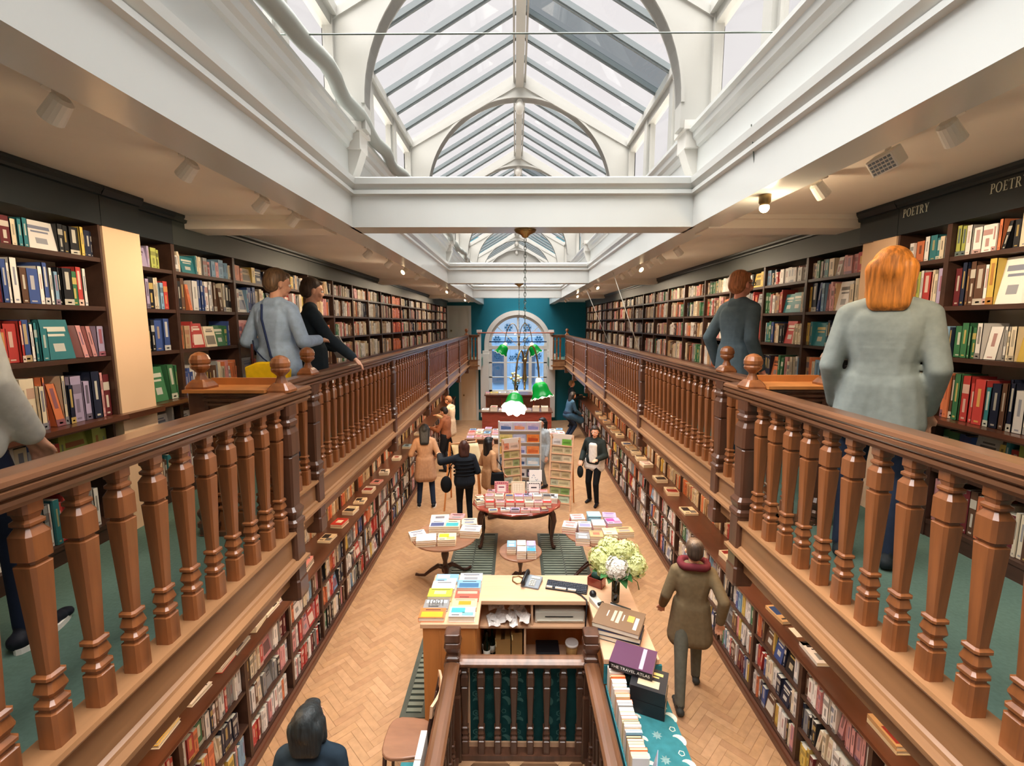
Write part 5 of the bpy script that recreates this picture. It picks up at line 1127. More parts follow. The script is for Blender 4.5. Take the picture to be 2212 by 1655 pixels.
def person(label, pos, face, h, top, legs, shoes, hair, lh=None, rh=None, le=None, re=None, feet=None, bend=0.0, coat=0.0, long=0.0, sole=None, skirt=None, skin=None, inner=None, head=(0,0), puff=1.0, bald=False, glasses=False, stoop=0.0, beard=None, vox=.011, squat=0.0):
    """face: heading in degrees (0 = away from the viewer, 90 = to the left). All joint points in the person's own frame, x right, y forward, in metres for a height of 1.70"""
    k=h/1.70; T = Matrix.Translation(pos) @ Matrix.Rotation(R(face),4,'Z') @ Matrix.Scale(k,4)
    t = thing('person',pos,label,'person')
    B = Matrix.Translation((0,0,.92-squat)) @ Matrix.Rotation(R(-bend),4,'X') @ Matrix.Translation((0,0,-.92))
    U = lambda p: T @ (B @ Vector(p))          # upper body
    W = lambda p: T @ Vector(p)
    sk = skin or M['skin']
    feet = feet or ((-.10,.0),(.10,.0))
    hip=[B@Vector((-.09,0,.90)),B@Vector((.09,0,.90))]
    knees=[];anks=[]
    for i,(fx,fy) in enumerate(feet):
        a=Vector((fx,fy-.02,.085)); hp=hip[i]; mid=(a+hp)/2; L=(a-hp).length; L0=.425
        d=math.sqrt(max(0,L0*L0-(L/2)**2)); knees.append(mid+Vector((0,d if squat else d*.9,0))); anks.append(a)
    sh=[(-.168,-.01,1.375),(.168,-.01,1.375)]
    hd_=[lh or (-.25,.08,.83), rh or (.25,.08,.83)]; el=[le or None, re or None]
    arms=[]
    for i in (0,1):
        s0=Vector(sh[i]); hnd=Vector(hd_[i]); d=hnd-s0; L=d.length; mx=.56
        if L>mx: hnd=s0+d*(mx/L); L=mx
        mid=(s0+hnd)/2; q=math.sqrt(max(0,.285**2-(L/2)**2)); out=Vector(((-1 if i==0 else 1)*.32,-.7,-.3)); out=(out-d.normalized()*out.dot(d.normalized())).normalized()
        e=Vector(el[i]) if el[i] else mid+out*q
        arms.append((s0,e,hnd))
    S3=lambda v: v
    # ---- body: one continuous surface (head, neck, torso, arms, hands with fingers, legs)
    mb=MB()
    yaw,pit=head; H=Matrix.Translation((0,.0,1.47))@Matrix.Rotation(R(yaw),4,'Z')@Matrix.Rotation(R(-pit),4,'X')@Matrix.Translation((0,0,-1.47)); HB=T@B@H
    def hb(c,r,sc=(1,1,1)):
        c=HB@Vector(c); b=len(mb.v); mb.ball((0,0,0),r*k,14,9,sc); Rm=(HB.to_3x3()*(1/k))
        for i in range(b,len(mb.v)): mb.v[i]=tuple(Rm@Vector(mb.v[i])+c)
    hb((0,-.005,1.615),.086,(.92,1.1,1.1)); hb((0,.03,1.56),.062,(.92,1.0,1.05)); hb((0,.055,1.528),.036,(1,1,.8)); hb((0,.098,1.575),.014,(.8,1.2,1.1)); hb((0,.092,1.60),.011,(.8,1,1.6))
    hb((-.082,-.0,1.585),.022,(.4,.8,1.3)); hb((.082,-.0,1.585),.022,(.4,.8,1.3)); hb((0,.088,1.543),.014,(1.8,.7,.5)); hb((-.04,.072,1.565),.024); hb((.04,.072,1.565),.024); hb((0,.078,1.627),.028,(2.0,.6,.5))
    caps(mb,U((0,-.01,1.38)),HB@Vector((0,0,1.53)),.056*k,.05*k)
    for (p,q,r0,r1) in [((-.05,0,.95),(.05,0,.95),.095,.095),((-.04,0,1.05),(.04,0,1.05),.08,.08),((-.04,0,1.14),(.04,0,1.14),.08,.08),((-.06,0,1.24),(.06,0,1.24),.082,.082),((-.07,0,1.33),(.07,0,1.33),.078,.078),((0,0,.95),(0,0,1.35),.08,.078)]: caps(mb,U(p),U(q),r0*k,r1*k)
    caps(mb,U((-.14,-.01,1.38)),U((.14,-.01,1.38)),.05*k,.05*k)
    for i in (0,1):
        s0,e,hn=arms[i]; chain(mb,[U(s0),U(e),U(hn)],[.05*k,.042*k,.028*k])
        d=(hn-e).normalized(); sd=Vector((0,0,1)).cross(d); sd=(sd if sd.length>.1 else Vector((1,0,0))).normalized(); nm=d.cross(sd); pc=hn+d*.045
        caps(mb,U(hn+d*.02-sd*.016),U(pc+d*.02-sd*.02),.019*k,.016*k); caps(mb,U(hn+d*.02+sd*.016),U(pc+d*.02+sd*.02),.019*k,.016*k)
        cv = nm if nm.z<0 else -nm
        for f,(o_,ln) in enumerate(((-.033,.062),(-.011,.075),(.011,.072),(.033,.055))):
            a=pc+d*.03+sd*o_; b_=a+d*ln*.5+cv*.008; c_=b_+d*ln*.4+cv*.022; chain(mb,[U(a),U(b_),U(c_)],[.0088*k,.0085*k,.0075*k])
        ts=-1 if i else 1; a=hn+d*.025+sd*.024*ts; chain(mb,[U(a),U(a+d*.03+sd*.022*ts+cv*.01),U(a+d*.055+sd*.026*ts+cv*.014)],[.011*k,.010*k,.008*k])
        chain(mb,[W(hip[i]),W(knees[i]),W(anks[i])],[.08*k,.052*k,.036*k])
    fuse(mb,'body',sk,t,.0075 if vox<.012 else .009,2)
    # ---- face parts
    for s_ in (-1,1):
        m2=MB(); c=HB@Vector((s_*.033,.083,1.602)); m2.ball(c,.0125*k,8,6); e_=m2.build('eye',M['paper'],t,smooth=True)
        m2=MB(); c=HB@Vector((s_*.033,.0935,1.602)); m2.ball(c,.006*k,8,6); m2.build('iris',M['black'],e_,smooth=True)
    m2=MB(); a,b_=HB@Vector((-.022,.096,1.543)),HB@Vector((.022,.096,1.543)); m2.tube([a,(a+b_)/2+(HB.to_3x3()@Vector((0,.006,-.002))),b_],.005*k,6); m2.build('mouth',mat('lips',(176,92,84),.5,.4) if 'lips' not in MC else MC['lips'],t,smooth=True)
    if glasses:
        m2=MB()
        for s_ in (-1,1): m2.tube([HB@Vector((s_*.036+.024*math.cos(q*.63),.104,1.602+.018*math.sin(q*.63))) for q in range(11)],.003*k,5); m2.tube([HB@Vector((s_*.06,.10,1.606)),HB@Vector((s_*.086,.0,1.606))],.003*k,5)
        m2.build('glasses',M['black'],t,smooth=True)
    # ---- clothing
    if legs:
        mb=MB(); lg=legs if not isinstance(legs,dict) else legs['c']; wd=1.0
        caps(mb,W(hip[0]+Vector((.02,0,.06))),W(hip[1]+Vector((-.02,0,.06))),.118*k,.118*k); caps(mb,U((-.05,0,1.0)),U((.05,0,1.0)),.105*k,.105*k)
        for i in (0,1): chain(mb,[W(hip[i]),W(knees[i]),W(anks[i]+Vector((0,0,.0)))],[.095*k,.066*k,.05*k])
        fuse(mb,'trousers',cloth(lg),t,vox)
    mb=MB(); pf=.012*puff
    prof_=[(.96,.062,.106),(1.05,.05,.10),(1.12,.046,.096),(1.20,.06,.10),(1.28,.076,.10),(1.34,.084,.092)]
    for (z0,w0,r0),(z1,w1,r1) in zip(prof_,prof_[1:]):
        for f in (0,.33,.67): z=z0+(z1-z0)*f; wx=w0+(w1-w0)*f; r=r0+(r1-r0)*f; caps(mb,U((-wx,-.005,z)),U((wx,-.005,z)),(r+pf)*k,(r+pf)*k)
    for s_ in (-1,1): caps(mb,U((s_*.04,-.012,1.435)),U((s_*.15,-.012,1.385)),(.045+pf*.5)*k,(.055+pf*.6)*k)
    caps(mb,U((-.135,-.01,1.36)),U((.135,-.01,1.36)),(.062+pf)*k,(.062+pf)*k); caps(mb,U((-.05,-.01,1.42)),U((.05,-.01,1.42)),(.062+pf*.5)*k,(.062+pf*.5)*k)
    for i in (0,1):
        s0,e,hn=arms[i]; w_=e.lerp(hn,.93); chain(mb,[U(s0),U(e),U(w_)],[(.050+pf)*k,(.046+pf)*k,(.037+pf*.8)*k])
    if coat>0:
        n_=max(4,int(coat/.022))
        for f in range(n_+1):
            z=1.0-coat*f/n_; wx=.062+.05*f/n_*coat/.4; caps(mb,U((-wx,-.0,z)) if not squat else W(hip[0]+Vector((0,.05*f,-.02*f))),U((wx,-.0,z)) if not squat else W(hip[1]+Vector((0,.05*f,-.02*f))),(.116+pf)*k,(.116+pf)*k)
    tn={0:'shirt',1:'coat'}[1 if coat>0 else 0]
    tp = fuse(mb,tn,cloth(top),t,vox)
    if inner:
        mb=MB()
        for q in range(13): z=.98+.028*q; caps(mb,U((-.042,.085,z)),U((.042,.085,z)),.058*k,.058*k)
        for z in (.84,.9,.96): caps(mb,U((-.12,.0,z)),U((.12,.0,z)),.115*k,.115*k)
        fuse(mb,'undershirt',cloth(inner),t,vox)
    if puff>1.5 and not inner:
        mb=MB()
        for z in (1.06,1.13,1.20,1.27,1.34):
            pts=[U((.205*math.cos(a),.142*math.sin(a)-.005,z)) for a in [2*PI*q/24 for q in range(25)]]; mb.tube(pts,.012*k,6)
        mb.build('quilting',cloth(tuple(int(x*.6) for x in top)),t,smooth=True)
    # shoes
    for i in (0,1):
        a=anks[i]; mb=MB(); f0=Vector((feet[i][0],feet[i][1],0)); o_=(-.02 if i==0 else .02)
        for f in range(7):
            q=f/6; c=W(f0+Vector((o_*q,-.07+.20*q,.042-.012*q))); mb.ball(c,(.042-.002*f*.6)*k,10,7,(1,1,.9-.25*q))
        mb.ball(W(a),.05*k,10,7)
        sh_=fuse(mb,'shoe',cloth(shoes,.6),t,.008,2)
        if sole:
            mb=MB(); out_=[]
            for q in range(20):
                A=2*PI*q/20; out_.append((.046*math.cos(A),.03+.135*math.sin(A)))
            vs=[W(f0+Vector((x+o_*.5,y,z))) for z in (.0,.024) for x,y in out_]; mb.add(vs,[tuple(range(20)),tuple(range(39,19,-1))]+[(q,(q+1)%20,20+(q+1)%20,20+q) for q in range(20)]); mb.build('sole',cloth(sole),sh_)
    # hair
    if not bald:
        mb=MB()
        def hh(c,r,sc=(1,1,1)):
            c=HB@Vector(c); b=len(mb.v); mb.ball((0,0,0),r*k,14,9,sc); Rm=(HB.to_3x3()*(1/k))
            for i in range(b,len(mb.v)): mb.v[i]=tuple(Rm@Vector(mb.v[i])+c)
        hh((0,-.022,1.64),.092,(.96,1.06,.98)); hh((0,-.045,1.60),.084,(1.0,.92,1.1)); hh((0,.055,1.685),.032,(1.7,1,.7))
        if long>0:
            for s_ in (-1,-.5,0,.5,1):
                for f in range(11):
                    q=f/10; hh((s_*.058*(1-.1*q),-.06-.015*q,1.60-long*q),.056-.014*q,(1,.8,1.2))
            for s_ in (-1,1):
                for f in range(6): q=f/5; hh((s_*.082,-.015+.01*q,1.62-min(long,.22)*q),.026,(1,1.2,1.3))
        fuse(mb,'hair',hairm(hair),t,.009,7)
    if beard:
        mb=MB()
        def hb2(c,r): mb.ball(HB@Vector(c),r*k,10,7)
        for s_ in (-1,0,1): hb2((s_*.04,.06-.012*abs(s_),1.528),.03)
        fuse(mb,'beard',cloth(beard),t,.009,2)
    return t, U, k
navy=(30,38,58); blk=(24,28,32); wht=(232,228,220)
P1 = person('person in pale grey top and navy trousers close by on the left gallery',(-2.06,1.58,GF),10,1.70,(206,206,198),navy,(26,28,36),(60,44,36),feet=((-.10,-.05),(.10,.16)),sole=wht,coat=.12,puff=1.2,lh=(-.21,.12,.86),rh=(.20,.14,.86))
P2,U2,k2 = person('man in a pale blue shirt with dark shoulder strap on the left gallery',(-2.06,4.02,GF),-18,1.74,(156,178,206),(52,60,82),(40,36,34),(104,78,54),lh=(-.22,.20,1.02),rh=(.20,.26,1.12),coat=.10,head=(-28,12),vox=.009)
mb=MB(); mb.tube([U2(p) for p in ((-.02,-.125,1.42),(.0,-.155,1.30),(.03,-.15,1.15),(.06,-.145,1.0),(.10,-.14,.93))],.009*k2,6); mb.tube([U2(p) for p in ((-.19,-.08,1.12),(-.12,-.138,1.06),(-.02,-.148,.98),(.06,-.146,.93))],.006*k2,6)
mb.build('strap',cloth((36,48,84)),P2,smooth=True)
t=thing('tote_bag',(-2.04,3.80,3.02),'bright yellow tote bag hanging behind the man in the pale blue shirt','bag')
mb=MB(); mb.prism([(-2.20,3.02),(-1.90,3.02),(-1.86,3.42),(-1.96,3.48),(-2.12,3.48),(-2.22,3.44)],'y',3.76,3.83); mb.build('bag_body',cloth((232,188,24)),t,bevel=.012)
mb=MB(); mb.tube([(-2.17,3.80,3.46),(-2.18,3.82,3.56),(-2.20,3.86,3.62)],.01,6); mb.build('handle',cloth((70,34,30)),t,smooth=True)
P3,U3,_ = person('man in a dark blazer with one hand on the left gallery rail',(-2.02,4.62,GF),-60,1.72,(44,54,62),(32,36,44),(26,26,28),(70,52,40),rh=(.34,.34,.92),lh=(-.15,.24,1.02),coat=.16,head=(0,10))
mb=MB(); c=U3((-.12,.26,1.02)); mb.M=Matrix.Translation(c)@Matrix.Rotation(R(-30),4,'Z')@Matrix.Rotation(R(30),4,'X'); mb.box(-.11,.11,-.004,.004,-.12,.16); tag(mb.build('paper_sheet',M['paper'],None,loc=tuple(c)),'white papers held by the man in the dark blazer','paper')
P4 = person('ginger man with dark glasses and grey-blue jacket on the right gallery',(2.10,4.40,GF),-72,1.76,(84,100,108),(72,98,122),(30,32,36),(176,112,72),glasses=True,coat=.22,lh=(-.26,.02,.86),rh=(.26,.02,.86),feet=((-.1,.12),(.1,-.1)),skin=mat('ruddy_skin',(216,148,124),.55,.4),vox=.009)
P5 = person('orange-haired person in a grey-green coat on the right gallery',(1.93,2.44,GF),-40,1.66,(138,146,142),(36,46,66),(40,46,50),(206,128,52),coat=.20,long=.16,puff=.8,lh=(-.20,.10,.86),rh=(.20,.10,.86),vox=.009)
P6 = person('woman in a tan coat with long dark hair, jeans and trainers',(-1.86,9.27,0),8,1.72,(188,148,118),(30,42,62),(22,26,32),(34,34,36),coat=.36,long=.26,sole=wht,feet=((-.14,.02),(.15,-.04)),lh=(-.22,.22,1.05),rh=(.22,.20,1.0),head=(0,20))
P7 = person('woman with bobbed brown hair in a black quilted jacket reaching for the map',(-.94,8.30,0),12,1.62,(26,32,40),(18,20,24),(22,22,24),(70,38,28),lh=(-.46,.26,1.42),rh=(.18,.28,1.08),puff=2.2,coat=.08,long=.15,bend=6)
t=thing('shoulder_bag',(-1.30,8.34,.60),'black shoulder bag at the hip of the woman in the quilted jacket','bag')
mb=MB(); mb.ball((-1.29,8.34,.80),.12,14,10,(.9,.75,1.35)); mb.build('bag_body',cloth((20,22,26)),t,smooth=True)
mb=MB(); mb.tube([(-1.26,8.36,.94),(-1.20,8.38,1.15),(-1.08,8.36,1.30),(-.93,8.34,1.37)],.012,6); mb.build('strap',cloth((24,26,30)),t,smooth=True)
P8 = person('woman with long black hair in a camel jacket turned toward the racks',(-.50,8.72,0),-55,1.60,(190,144,104),(150,112,78),(60,40,30),(24,24,26),coat=.30,long=.34,lh=(-.2,.2,1.0),rh=(.2,.2,.95))
t=thing('handbag',(-.34,8.52,.72),'black handbag on the arm of the woman in the camel jacket','bag')
mb=MB(); mb.prism([(-.47,.74),(-.20,.74),(-.22,.98),(-.45,.98)],'y',8.46,8.56); mb.build('bag_body',cloth((22,24,28)),t,bevel=.02)
mb=MB(); mb.tube([(-.43,8.51,.97),(-.44,8.54,1.12),(-.42,8.60,1.24)],.01,6); mb.tube([(-.24,8.51,.97),(-.28,8.55,1.12),(-.38,8.60,1.24)],.01,6); mb.build('handle',cloth((22,24,28)),t,smooth=True)
P9 = person('woman in dark bomber jacket, white top and black leggings by the map rack',(1.66,9.42,0),150,1.66,(40,48,48),(20,22,26),(20,20,24),(58,46,40),inner=(222,218,214),puff=1.8,long=.22,feet=((-.10,.10),(.12,-.06)),lh=(-.16,.28,1.08),rh=(.24,.16,.98),head=(20,5),coat=.02)
t=thing('shoulder_bag',(1.40,9.30,.60),'dark bag hanging beside the woman in black leggings','bag')
mb=MB(); mb.ball((1.36,9.36,.72),.11,12,8,(.6,.9,1.2)); mb.build('bag_body',cloth((30,34,36)),t,smooth=True)
mb=MB(); mb.tube([(1.40,9.35,.84),(1.46,9.36,1.05),(1.52,9.38,1.22)],.01,6); mb.build('strap',cloth((30,34,36)),t,smooth=True)
P10 = person('person in a cream coat and dark trousers reading at the shelves by the cream door',(-1.86,13.0,0),70,1.72,(222,196,164),(30,34,40),(30,28,28),(120,84,60),coat=.34,lh=(-.16,.34,1.16),rh=(.16,.36,1.14),head=(0,22))
P11 = person('person in a rust top browsing the far left shelves',(-1.78,11.6,0),70,1.66,(150,94,66),(34,36,42),(30,28,28),(40,30,28),lh=(-.16,.36,1.16),rh=(.16,.38,1.12),head=(0,20))
P12 = person('person in a blue denim jacket crouching by the far right shelves',(1.74,15.1,0),-70,1.66,(64,96,124),(40,52,72),(40,36,36),(44,40,40),squat=.12,bend=16,long=.2,lh=(-.16,.38,1.1),rh=(.16,.40,1.05),coat=.2,feet=((-.1,.05),(.1,.05)))
P13 = person('person in dark clothes standing in front of the teal wall on the far right',(2.05,16.6,0),-80,1.72,(34,42,48),(26,30,34),(24,24,26),(150,120,90),coat=.2,lh=(-.16,.32,1.16),rh=(.16,.34,1.14))
P14 = person('person in a pale grey jacket half hidden behind the white print rack',(.62,10.45,0),130,1.62,(168,176,180),(120,128,134),(40,40,44),(26,26,30),coat=.28,long=.3)
P15,U15,k15 = person('person in an olive-brown coat with burgundy scarf walking by the right ground-floor shelves',(1.78,4.36,0),-10,1.66,(112,98,74),(92,92,82),(52,52,48),(64,52,44),coat=.34,feet=((-.12,-.26),(.12,.20)),lh=(-.26,.16,.88),rh=(.26,-.1,.90))
mb=MB(); mb.tube([U15((.13*math.cos(a),.10*math.sin(a)-.01,1.46+.01*math.sin(3*a))) for a in [2*PI*q/16 for q in range(17)]],.038*k15,8); mb.tube([U15((.06,.11,1.45)),U15((.07,.16,1.30)),U15((.08,.17,1.05)),U15((.08,.16,.85))],[.03,.04,.04,.038],8); mb.build('scarf',cloth((92,34,42)),P15,smooth=True)
P16 = person('dark-haired person in a navy coat at the bottom of the hall beside the chair',(-1.19,2.40,0),0,1.60,(34,48,60),(24,28,34),(24,24,26),(38,44,46),coat=.4,long=.12,puff=.5,lh=(-.16,.16,.95),rh=(.16,.16,.95))
# ------------------------------------------------------------------ ceiling spots and hanging lamps
EXPO = 0.5
glow = emit('warm_bulb',(255,226,176),14.0)
def spot(x,y,z,aim,label,on,long=False):
    t = thing('spotlight',(x,y,z),label,'spotlight','gallery ceiling spotlights')
    mb = MB(); mb.lathe([(.035,-.012),(.035,0)],(x,y,z),14); mb.lathe([(.01,-.06),(.01,-.012)],(x,y,z),8); mb.build('mount',M['steel'],t)
    d = (Vector(aim)-Vector((x,y,z-.08))).normalized(); Q = d.to_track_quat('Z','Y').to_matrix().to_4x4()
    mb = MB(); mb.M = Matrix.Translation((x,y,z-.07)) @ Q; mb.lathe([(.02,-.045),(.032,-.035),(.036,.03),(.037,.045),(.033,.045),(.031,.03)],n=16); mb.build('lamp_head',M['steel'],t,smooth=False)
    mb = MB(); mb.M = Matrix.Translation((x,y,z-.07)) @ Q; mb.lathe([(.026,.03),(.031,.035)],n=14); mb.build('bulb',glow if on else M['offw'],t)
    if on: light('SPOT','spot_beam',tuple(Vector((x,y,z-.07))+d*.05),on,(1,.80,.56),size=.03,spot=R(100),aim=tuple(Vector((x,y,z-.07))+d))
for s in (-1,1):
    ys = [1.63,2.25,2.88,3.28,4.9,5.7,6.5,7.3,9.6,10.6,11.6,12.6,14.4,15.4] if s<0 else [1.5,1.84,2.59,4.75,5.3,5.75,6.2,6.65,7.2,9.4,10.4,11.4,12.4,14.4,15.2]
    for i,y in enumerate(ys):
        spot(s*1.52 if s<0 else 1.62,y,4.575,(s*2.9,y+.35,3.3) if i%3 or i<4 else (s*2.1,y-.9,3.9),'pale spotlight on the %s gallery ceiling, %s from the viewer'%(side[s],ordinal(i+1)),17)
# grille-fronted lamp on the right gallery ceiling
t = thing('square_spotlight',(1.62,2.14,4.58),'square pale floodlight with a honeycomb grille on the right gallery ceiling','spotlight')
mb = MB(); mb.M = Matrix.Translation((1.62,2.14,4.50)) @ Matrix.Rotation(R(-35),4,'Y') @ Matrix.Rotation(R(20),4,'Z'); mb.box(-.04,.04,-.055,.055,-.038,.038); mb.build('housing',M['steel'],t,bevel=.006)
mb = MB(); mb.M = Matrix.Translation((1.62,2.14,4.50)) @ Matrix.Rotation(R(-35),4,'Y') @ Matrix.Rotation(R(20),4,'Z')
for a in range(6):
    for b in range(4): mb.box(-.042,-.0402,-.047+a*.016,-.036+a*.016,-.03+b*.016,-.02+b*.016)
mb.build('honeycomb_grille',M['grey'],t)
mb = MB(); mb.tube([(1.62,2.14,4.54),(1.62,2.14,4.58)],.012); mb.build('mount',M['steel'],t)
# lit spotlight clipped to the edge of the well
t = thing('clip_spotlight',(1.38,2.68,4.50),'glowing spotlight hanging from a thin wire at the white well edge','spotlight')
mb = MB(); mb.tube([(1.27,2.66,4.86),(1.31,2.67,4.62),(1.38,2.68,4.54)],.003,6); mb.build('wire',M['chain'],t)
mb = MB(); mb.lathe([(.02,-.06),(.03,-.04),(.032,.0),(.03,.02)],(1.38,2.68,4.50),12); mb.build('socket',M['brass'],t,smooth=True)
mb = MB(); mb.ball((1.38,2.68,4.432),.026,12,8); mb.build('bulb',glow,t,smooth=True)
light('POINT','clip_glow',(1.40,2.68,4.38),4,(1,.75,.48),size=.03)
# wires hanging at the right balustrade
for i,(p,q,lab) in enumerate([((1.36,6.6,4.5),(1.66,6.2,3.42),'thin cable slanting down to the right gallery rail'),((1.36,9.2,4.5),(1.72,8.6,3.45),'second thin cable slanting to the right gallery rail')]):
    mb = MB(); mb.tube([p,q],.005,6); tag(mb.build('hanging_cable',M['offw'],smooth=True),lab,'cable')
# shelf lamps under the gallery floors
strip = emit('warm_strip',(255,206,140),5.0)
for s in (-1,1):
    x = {-1:2.26,1:2.38}[s]
    for i in range(7):
        y0 = 1.4+2.1*i; t = thing('strip_light',(s*(x-.06),y0+.9,2.18),'slim warm strip light under the %s gallery floor, %s from the viewer'%(side[s],ordinal(i+1)),'strip light','strip lights under the gallery floors')
        mb = MB(); mb.box(s*(x-.10),s*(x-.02),y0,y0+1.8,2.165,2.198); mb.build('housing',M['shelf'],t)
        mb = MB(); mb.box(s*(x-.085),s*(x-.035),y0+.04,y0+1.76,2.158,2.165); mb.build('tube',strip,t)
        light('AREA','strip_beam',(s*(x-.06),y0+.9,2.152),16,(1,.70,.42),size=.06,sy=1.7,aim=(s*(x+.34),y0+.9,1.2))
# pendant lamps with green glass shades
gsh = bpy.data.materials.new('green_glass_shade'); gsh.use_nodes=True; nt=gsh.node_tree; b_=nt.nodes['Principled BSDF']; out_=nt.nodes['Material Output']
b_.inputs['Base Color'].default_value=(.004,.30,.05,1); b_.inputs['Roughness'].default_value=.15
tr_=nt.nodes.new('ShaderNodeBsdfTranslucent'); tr_.inputs[0].default_value=(.02,.62,.14,1); mx_=nt.nodes.new('ShaderNodeMixShader'); mx_.inputs[0].default_value=.6
nt.links.new(b_.outputs[0],mx_.inputs[1]); nt.links.new(tr_.outputs[0],mx_.inputs[2]); nt.links.new(mx_.outputs[0],out_.inputs[0])
liner = mat('white_glass_lining',(240,240,232),.4,.4)
rimw = mat('white_glass_rim',(236,240,232),.3,.5)
def shade(t,p,d,sc,bulb):
    d=Vector(d).normalized(); Q=Matrix.Translation(p) @ d.to_track_quat('Z','Y').to_matrix().to_4x4()
    n=36; prof=[(.028,0),(.046,.008),(.062,.028),(.068,.055),(.072,.082),(.083,.110),(.100,.132)]
    mb=MB(); mb.M=Q; vs=[]
    for j,(r,z) in enumerate(prof):
        for i in range(n):
            a=2*PI*i/n; w=1+(.05*(j/6)**3)*math.cos(9*a); vs.append((r*sc*w*math.cos(a),r*sc*w*math.sin(a),(z+ (.008*(j/6)**4)*math.cos(9*a))*sc))
    mb.add(vs,[(j*n+i,j*n+(i+1)%n,(j+1)*n+(i+1)%n,(j+1)*n+i) for j in range(6) for i in range(n)]); o=mb.build('glass_shade',gsh,t,smooth=True,recalc=False); s_=o.modifiers.new('t','SOLIDIFY'); s_.thickness=.004*sc
    mb=MB(); mb.M=Q; n2=len(vs); mb.add([(p_[0]*.93,p_[1]*.93,p_[2]) for p_ in vs],[(j*n+i,j*n+(i+1)%n,(j+1)*n+(i+1)%n,(j+1)*n+i) for j in range(6) for i in range(n)]); mb.build('white_lining',liner,o,smooth=True,recalc=False)
    mb=MB(); mb.M=Q; mb.tube([((.099*(1+.05*math.cos(9*2*PI*i/n)))*sc*math.cos(2*PI*i/n),(.099*(1+.05*math.cos(9*2*PI*i/n)))*sc*math.sin(2*PI*i/n),(.133+.008*math.cos(9*2*PI*i/n))*sc) for i in range(n+1)],.0025*sc,6); mb.build('frilled_rim',rimw,o,smooth=True)
    mb=MB(); mb.M=Q; mb.lathe([(.012*sc,-.04*sc),(.022*sc,-.03*sc),(.034*sc,.0),(.03*sc,.02*sc)],n=12); mb.build('shade_holder',M['steel'],t,smooth=True)
    mb=MB(); mb.M=Q; mb.ball((0,0,.10*sc),(.055 if bulb is hot else .03)*sc,14,9); mb.build('bulb',bulb,t,smooth=True)
    return Q
def pendant(x,y,ztop,zbot,label,sc,shades):
    t = thing('pendant_lamp',(x,y,ztop),label,'lamp')
    mb=MB(); mb.lathe([(.0,-.06),(.02,-.055),(.035,-.035),(.075,-.018),(.085,0)],(x,y,ztop),18); mb.build('ceiling_rose',M['brass'],t,smooth=True)
    mb=MB(); z=ztop-.06; k=0
    while z > zbot+.03:
        a=(k%2)*PI/2; ca,sa=math.cos(a),math.sin(a); pts=[]
        for i in range(9):
            q=2*PI*i/8; pts.append((x+.008*math.cos(q)*ca,y+.008*math.cos(q)*sa,z-.016+.018*math.sin(q)))
        mb.tube(pts,.0028,5); z -= .029; k += 1
    mb.build('chain',M['chain'],t,smooth=True)
    mb=MB(); mb.lathe([(.006,.0),(.014,.02),(.02,.04),(.012,.07),(.01,.16),(.022,.18),(.014,.2)],(x,y,zbot-.16*sc-.02),12); mb.lathe([(.008,-.14*sc),(.01,0)],(x,y,zbot-.1*sc),8); mb.build('stem',M['brass'],t,smooth=True)
    for (dx,dy,dz,ang,bulb) in shades:
        mb=MB(); L=math.hypot(dx,dy); pts=[]
        for i in range(15):
            f=i/14; u=f; zz=zbot-.14*sc+ (.30*sc)*math.sin(PI*min(1,f*1.02))*1.0*(1-.15*f)+ (dz)*f; pts.append((x+dx*(1-math.cos(f*PI))/2,y+dy*(1-math.cos(f*PI))/2,zz))
        mb.tube(pts,.007,7); mb.build('arm',M['brass'],t,smooth=True)
        p=(x+dx,y+dy,pts[-1][2]-.02); shade(t,p,ang,sc,bulb)
    return t
hot = emit('lamp_bulb_bright',(255,244,222),40.0); warm = emit('lamp_bulb',(255,240,210),16.0)
pendant(.075,3.64,4.50,3.50,'brass pendant lamp with two green glass shades, one glowing white underneath',.95,[(-.075,-.10,-.10,(-.08,-.75,-.75),hot),(.115,.04,-.02,(.22,-.2,-1),warm)])
light('POINT','pendant_glow',(-.01,3.47,3.04),7,(1,.9,.72),size=.05)
pendant(.07,8.52,4.50,3.60,'second pendant lamp further along with green shades in front of the window',1.35,[(-.26,0,.0,(-.5,-.1,-1),warm),(.24,0,.0,(.5,-.1,-1),warm)])
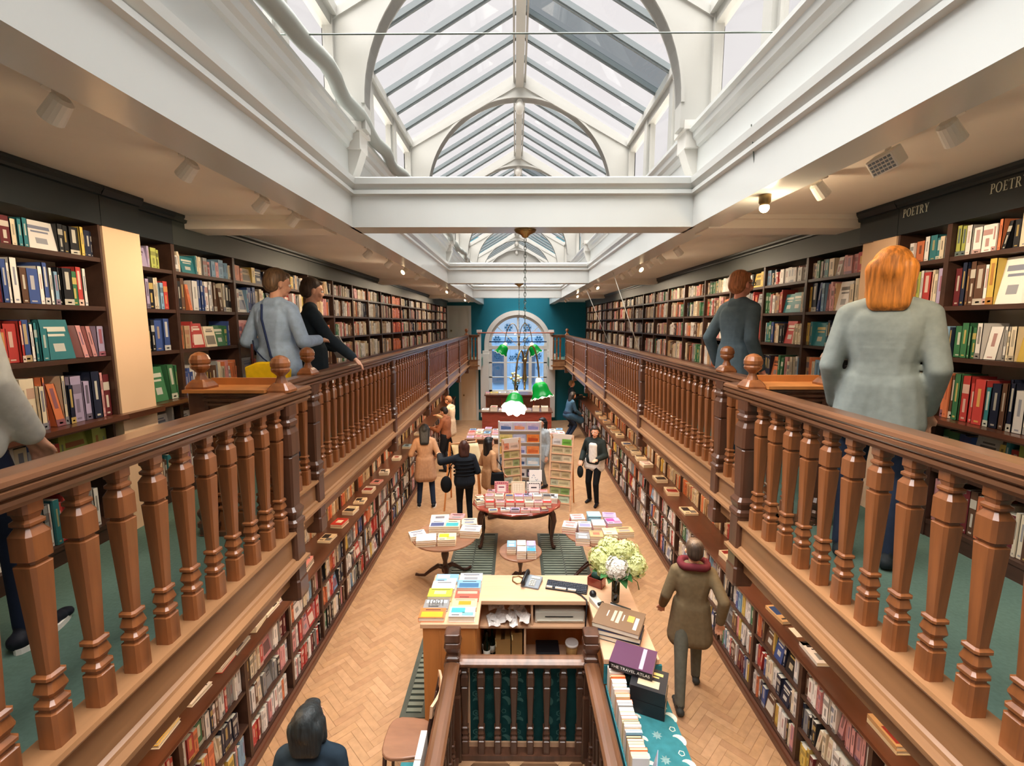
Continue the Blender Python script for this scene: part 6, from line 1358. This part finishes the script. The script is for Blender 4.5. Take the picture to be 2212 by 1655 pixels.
# ------------------------------------------------------------------ which shelf books show largest: those become single objects
bpy.context.view_layer.update()
co_inv = co.matrix_world.inverted(); dg = bpy.context.evaluated_depsgraph_get(); eye = Vector((0,0,HC))
cand = []
for b in specs:
    q = lp((b['s']*b['xf'],b['y']+b['w']/2,b['z']+b['h']/2))
    if not q or not (0 < q[0] < 2212 and 0 < q[1] < 1655): continue
    r = Vector((b['s']*b['xf'],b['y']+b['w']/2,b['z']+b['h']/2))-eye
    cand.append((b['w']*b['h']*abs(r.x)/r.length**3, b))
cand.sort(key=lambda x: -x[0])
ones = []
for a, b in cand:
    ok = 0
    for f in (.25,.55,.85):
        p = Vector((b['s']*(b['xf']-.012),b['y']+b['w']/2,b['z']+b['h']*f)); d = p-eye
        hit = S.ray_cast(dg, eye, d.normalized(), distance=d.length)
        if not hit[0]: ok += 1
    if ok >= 2: ones.append(b); b['one'] = 1
    if len(ones) >= 230: break
big = MB()
for b in specs:
    if b.get('one'): continue
    bookgeo(b, big)
o = big.build('books', M['book'], recalc=False); tag(o,'the many further books standing on all the shelves of both floors','books',None,'stuff')
seen = set()
for b in ones:
    mb, pg = MB(), MB(); bookgeo(b, mb, pg)
    sz = 'wide' if b['w'] > .034 else 'slim' if b['w'] < .02 else 'tall' if b['h'] > .24 else 'small' if b['h'] < .17 else ''
    if b['fo']: sz = 'face-out'
    lab = ' '.join(('%s %s book, %s in %s row, %s bay, %s'%(sz,b['key'],ordinal(b['n']),b['row'],ordinal(b['bay']),b['case'])).split())
    assert lab not in seen; seen.add(lab)
    base = (b['s']*(b['xf']+b['d']/2), b['y']+b['w']/2, b['z'])
    o = mb.build('book', M['book'], recalc=False, loc=base); tag(o, lab, 'book', 'books on the shelves')
    p = pg.build('pages', M['book'], parent=o, recalc=False)
S.view_settings.view_transform = 'Standard'; S.view_settings.look = 'None'; S.view_settings.gamma = 1; S.view_settings.use_curve_mapping = False
S.view_settings.exposure = EXPO
S.cycles.max_bounces = 10; S.cycles.diffuse_bounces = 5; S.cycles.transparent_max_bounces = 16
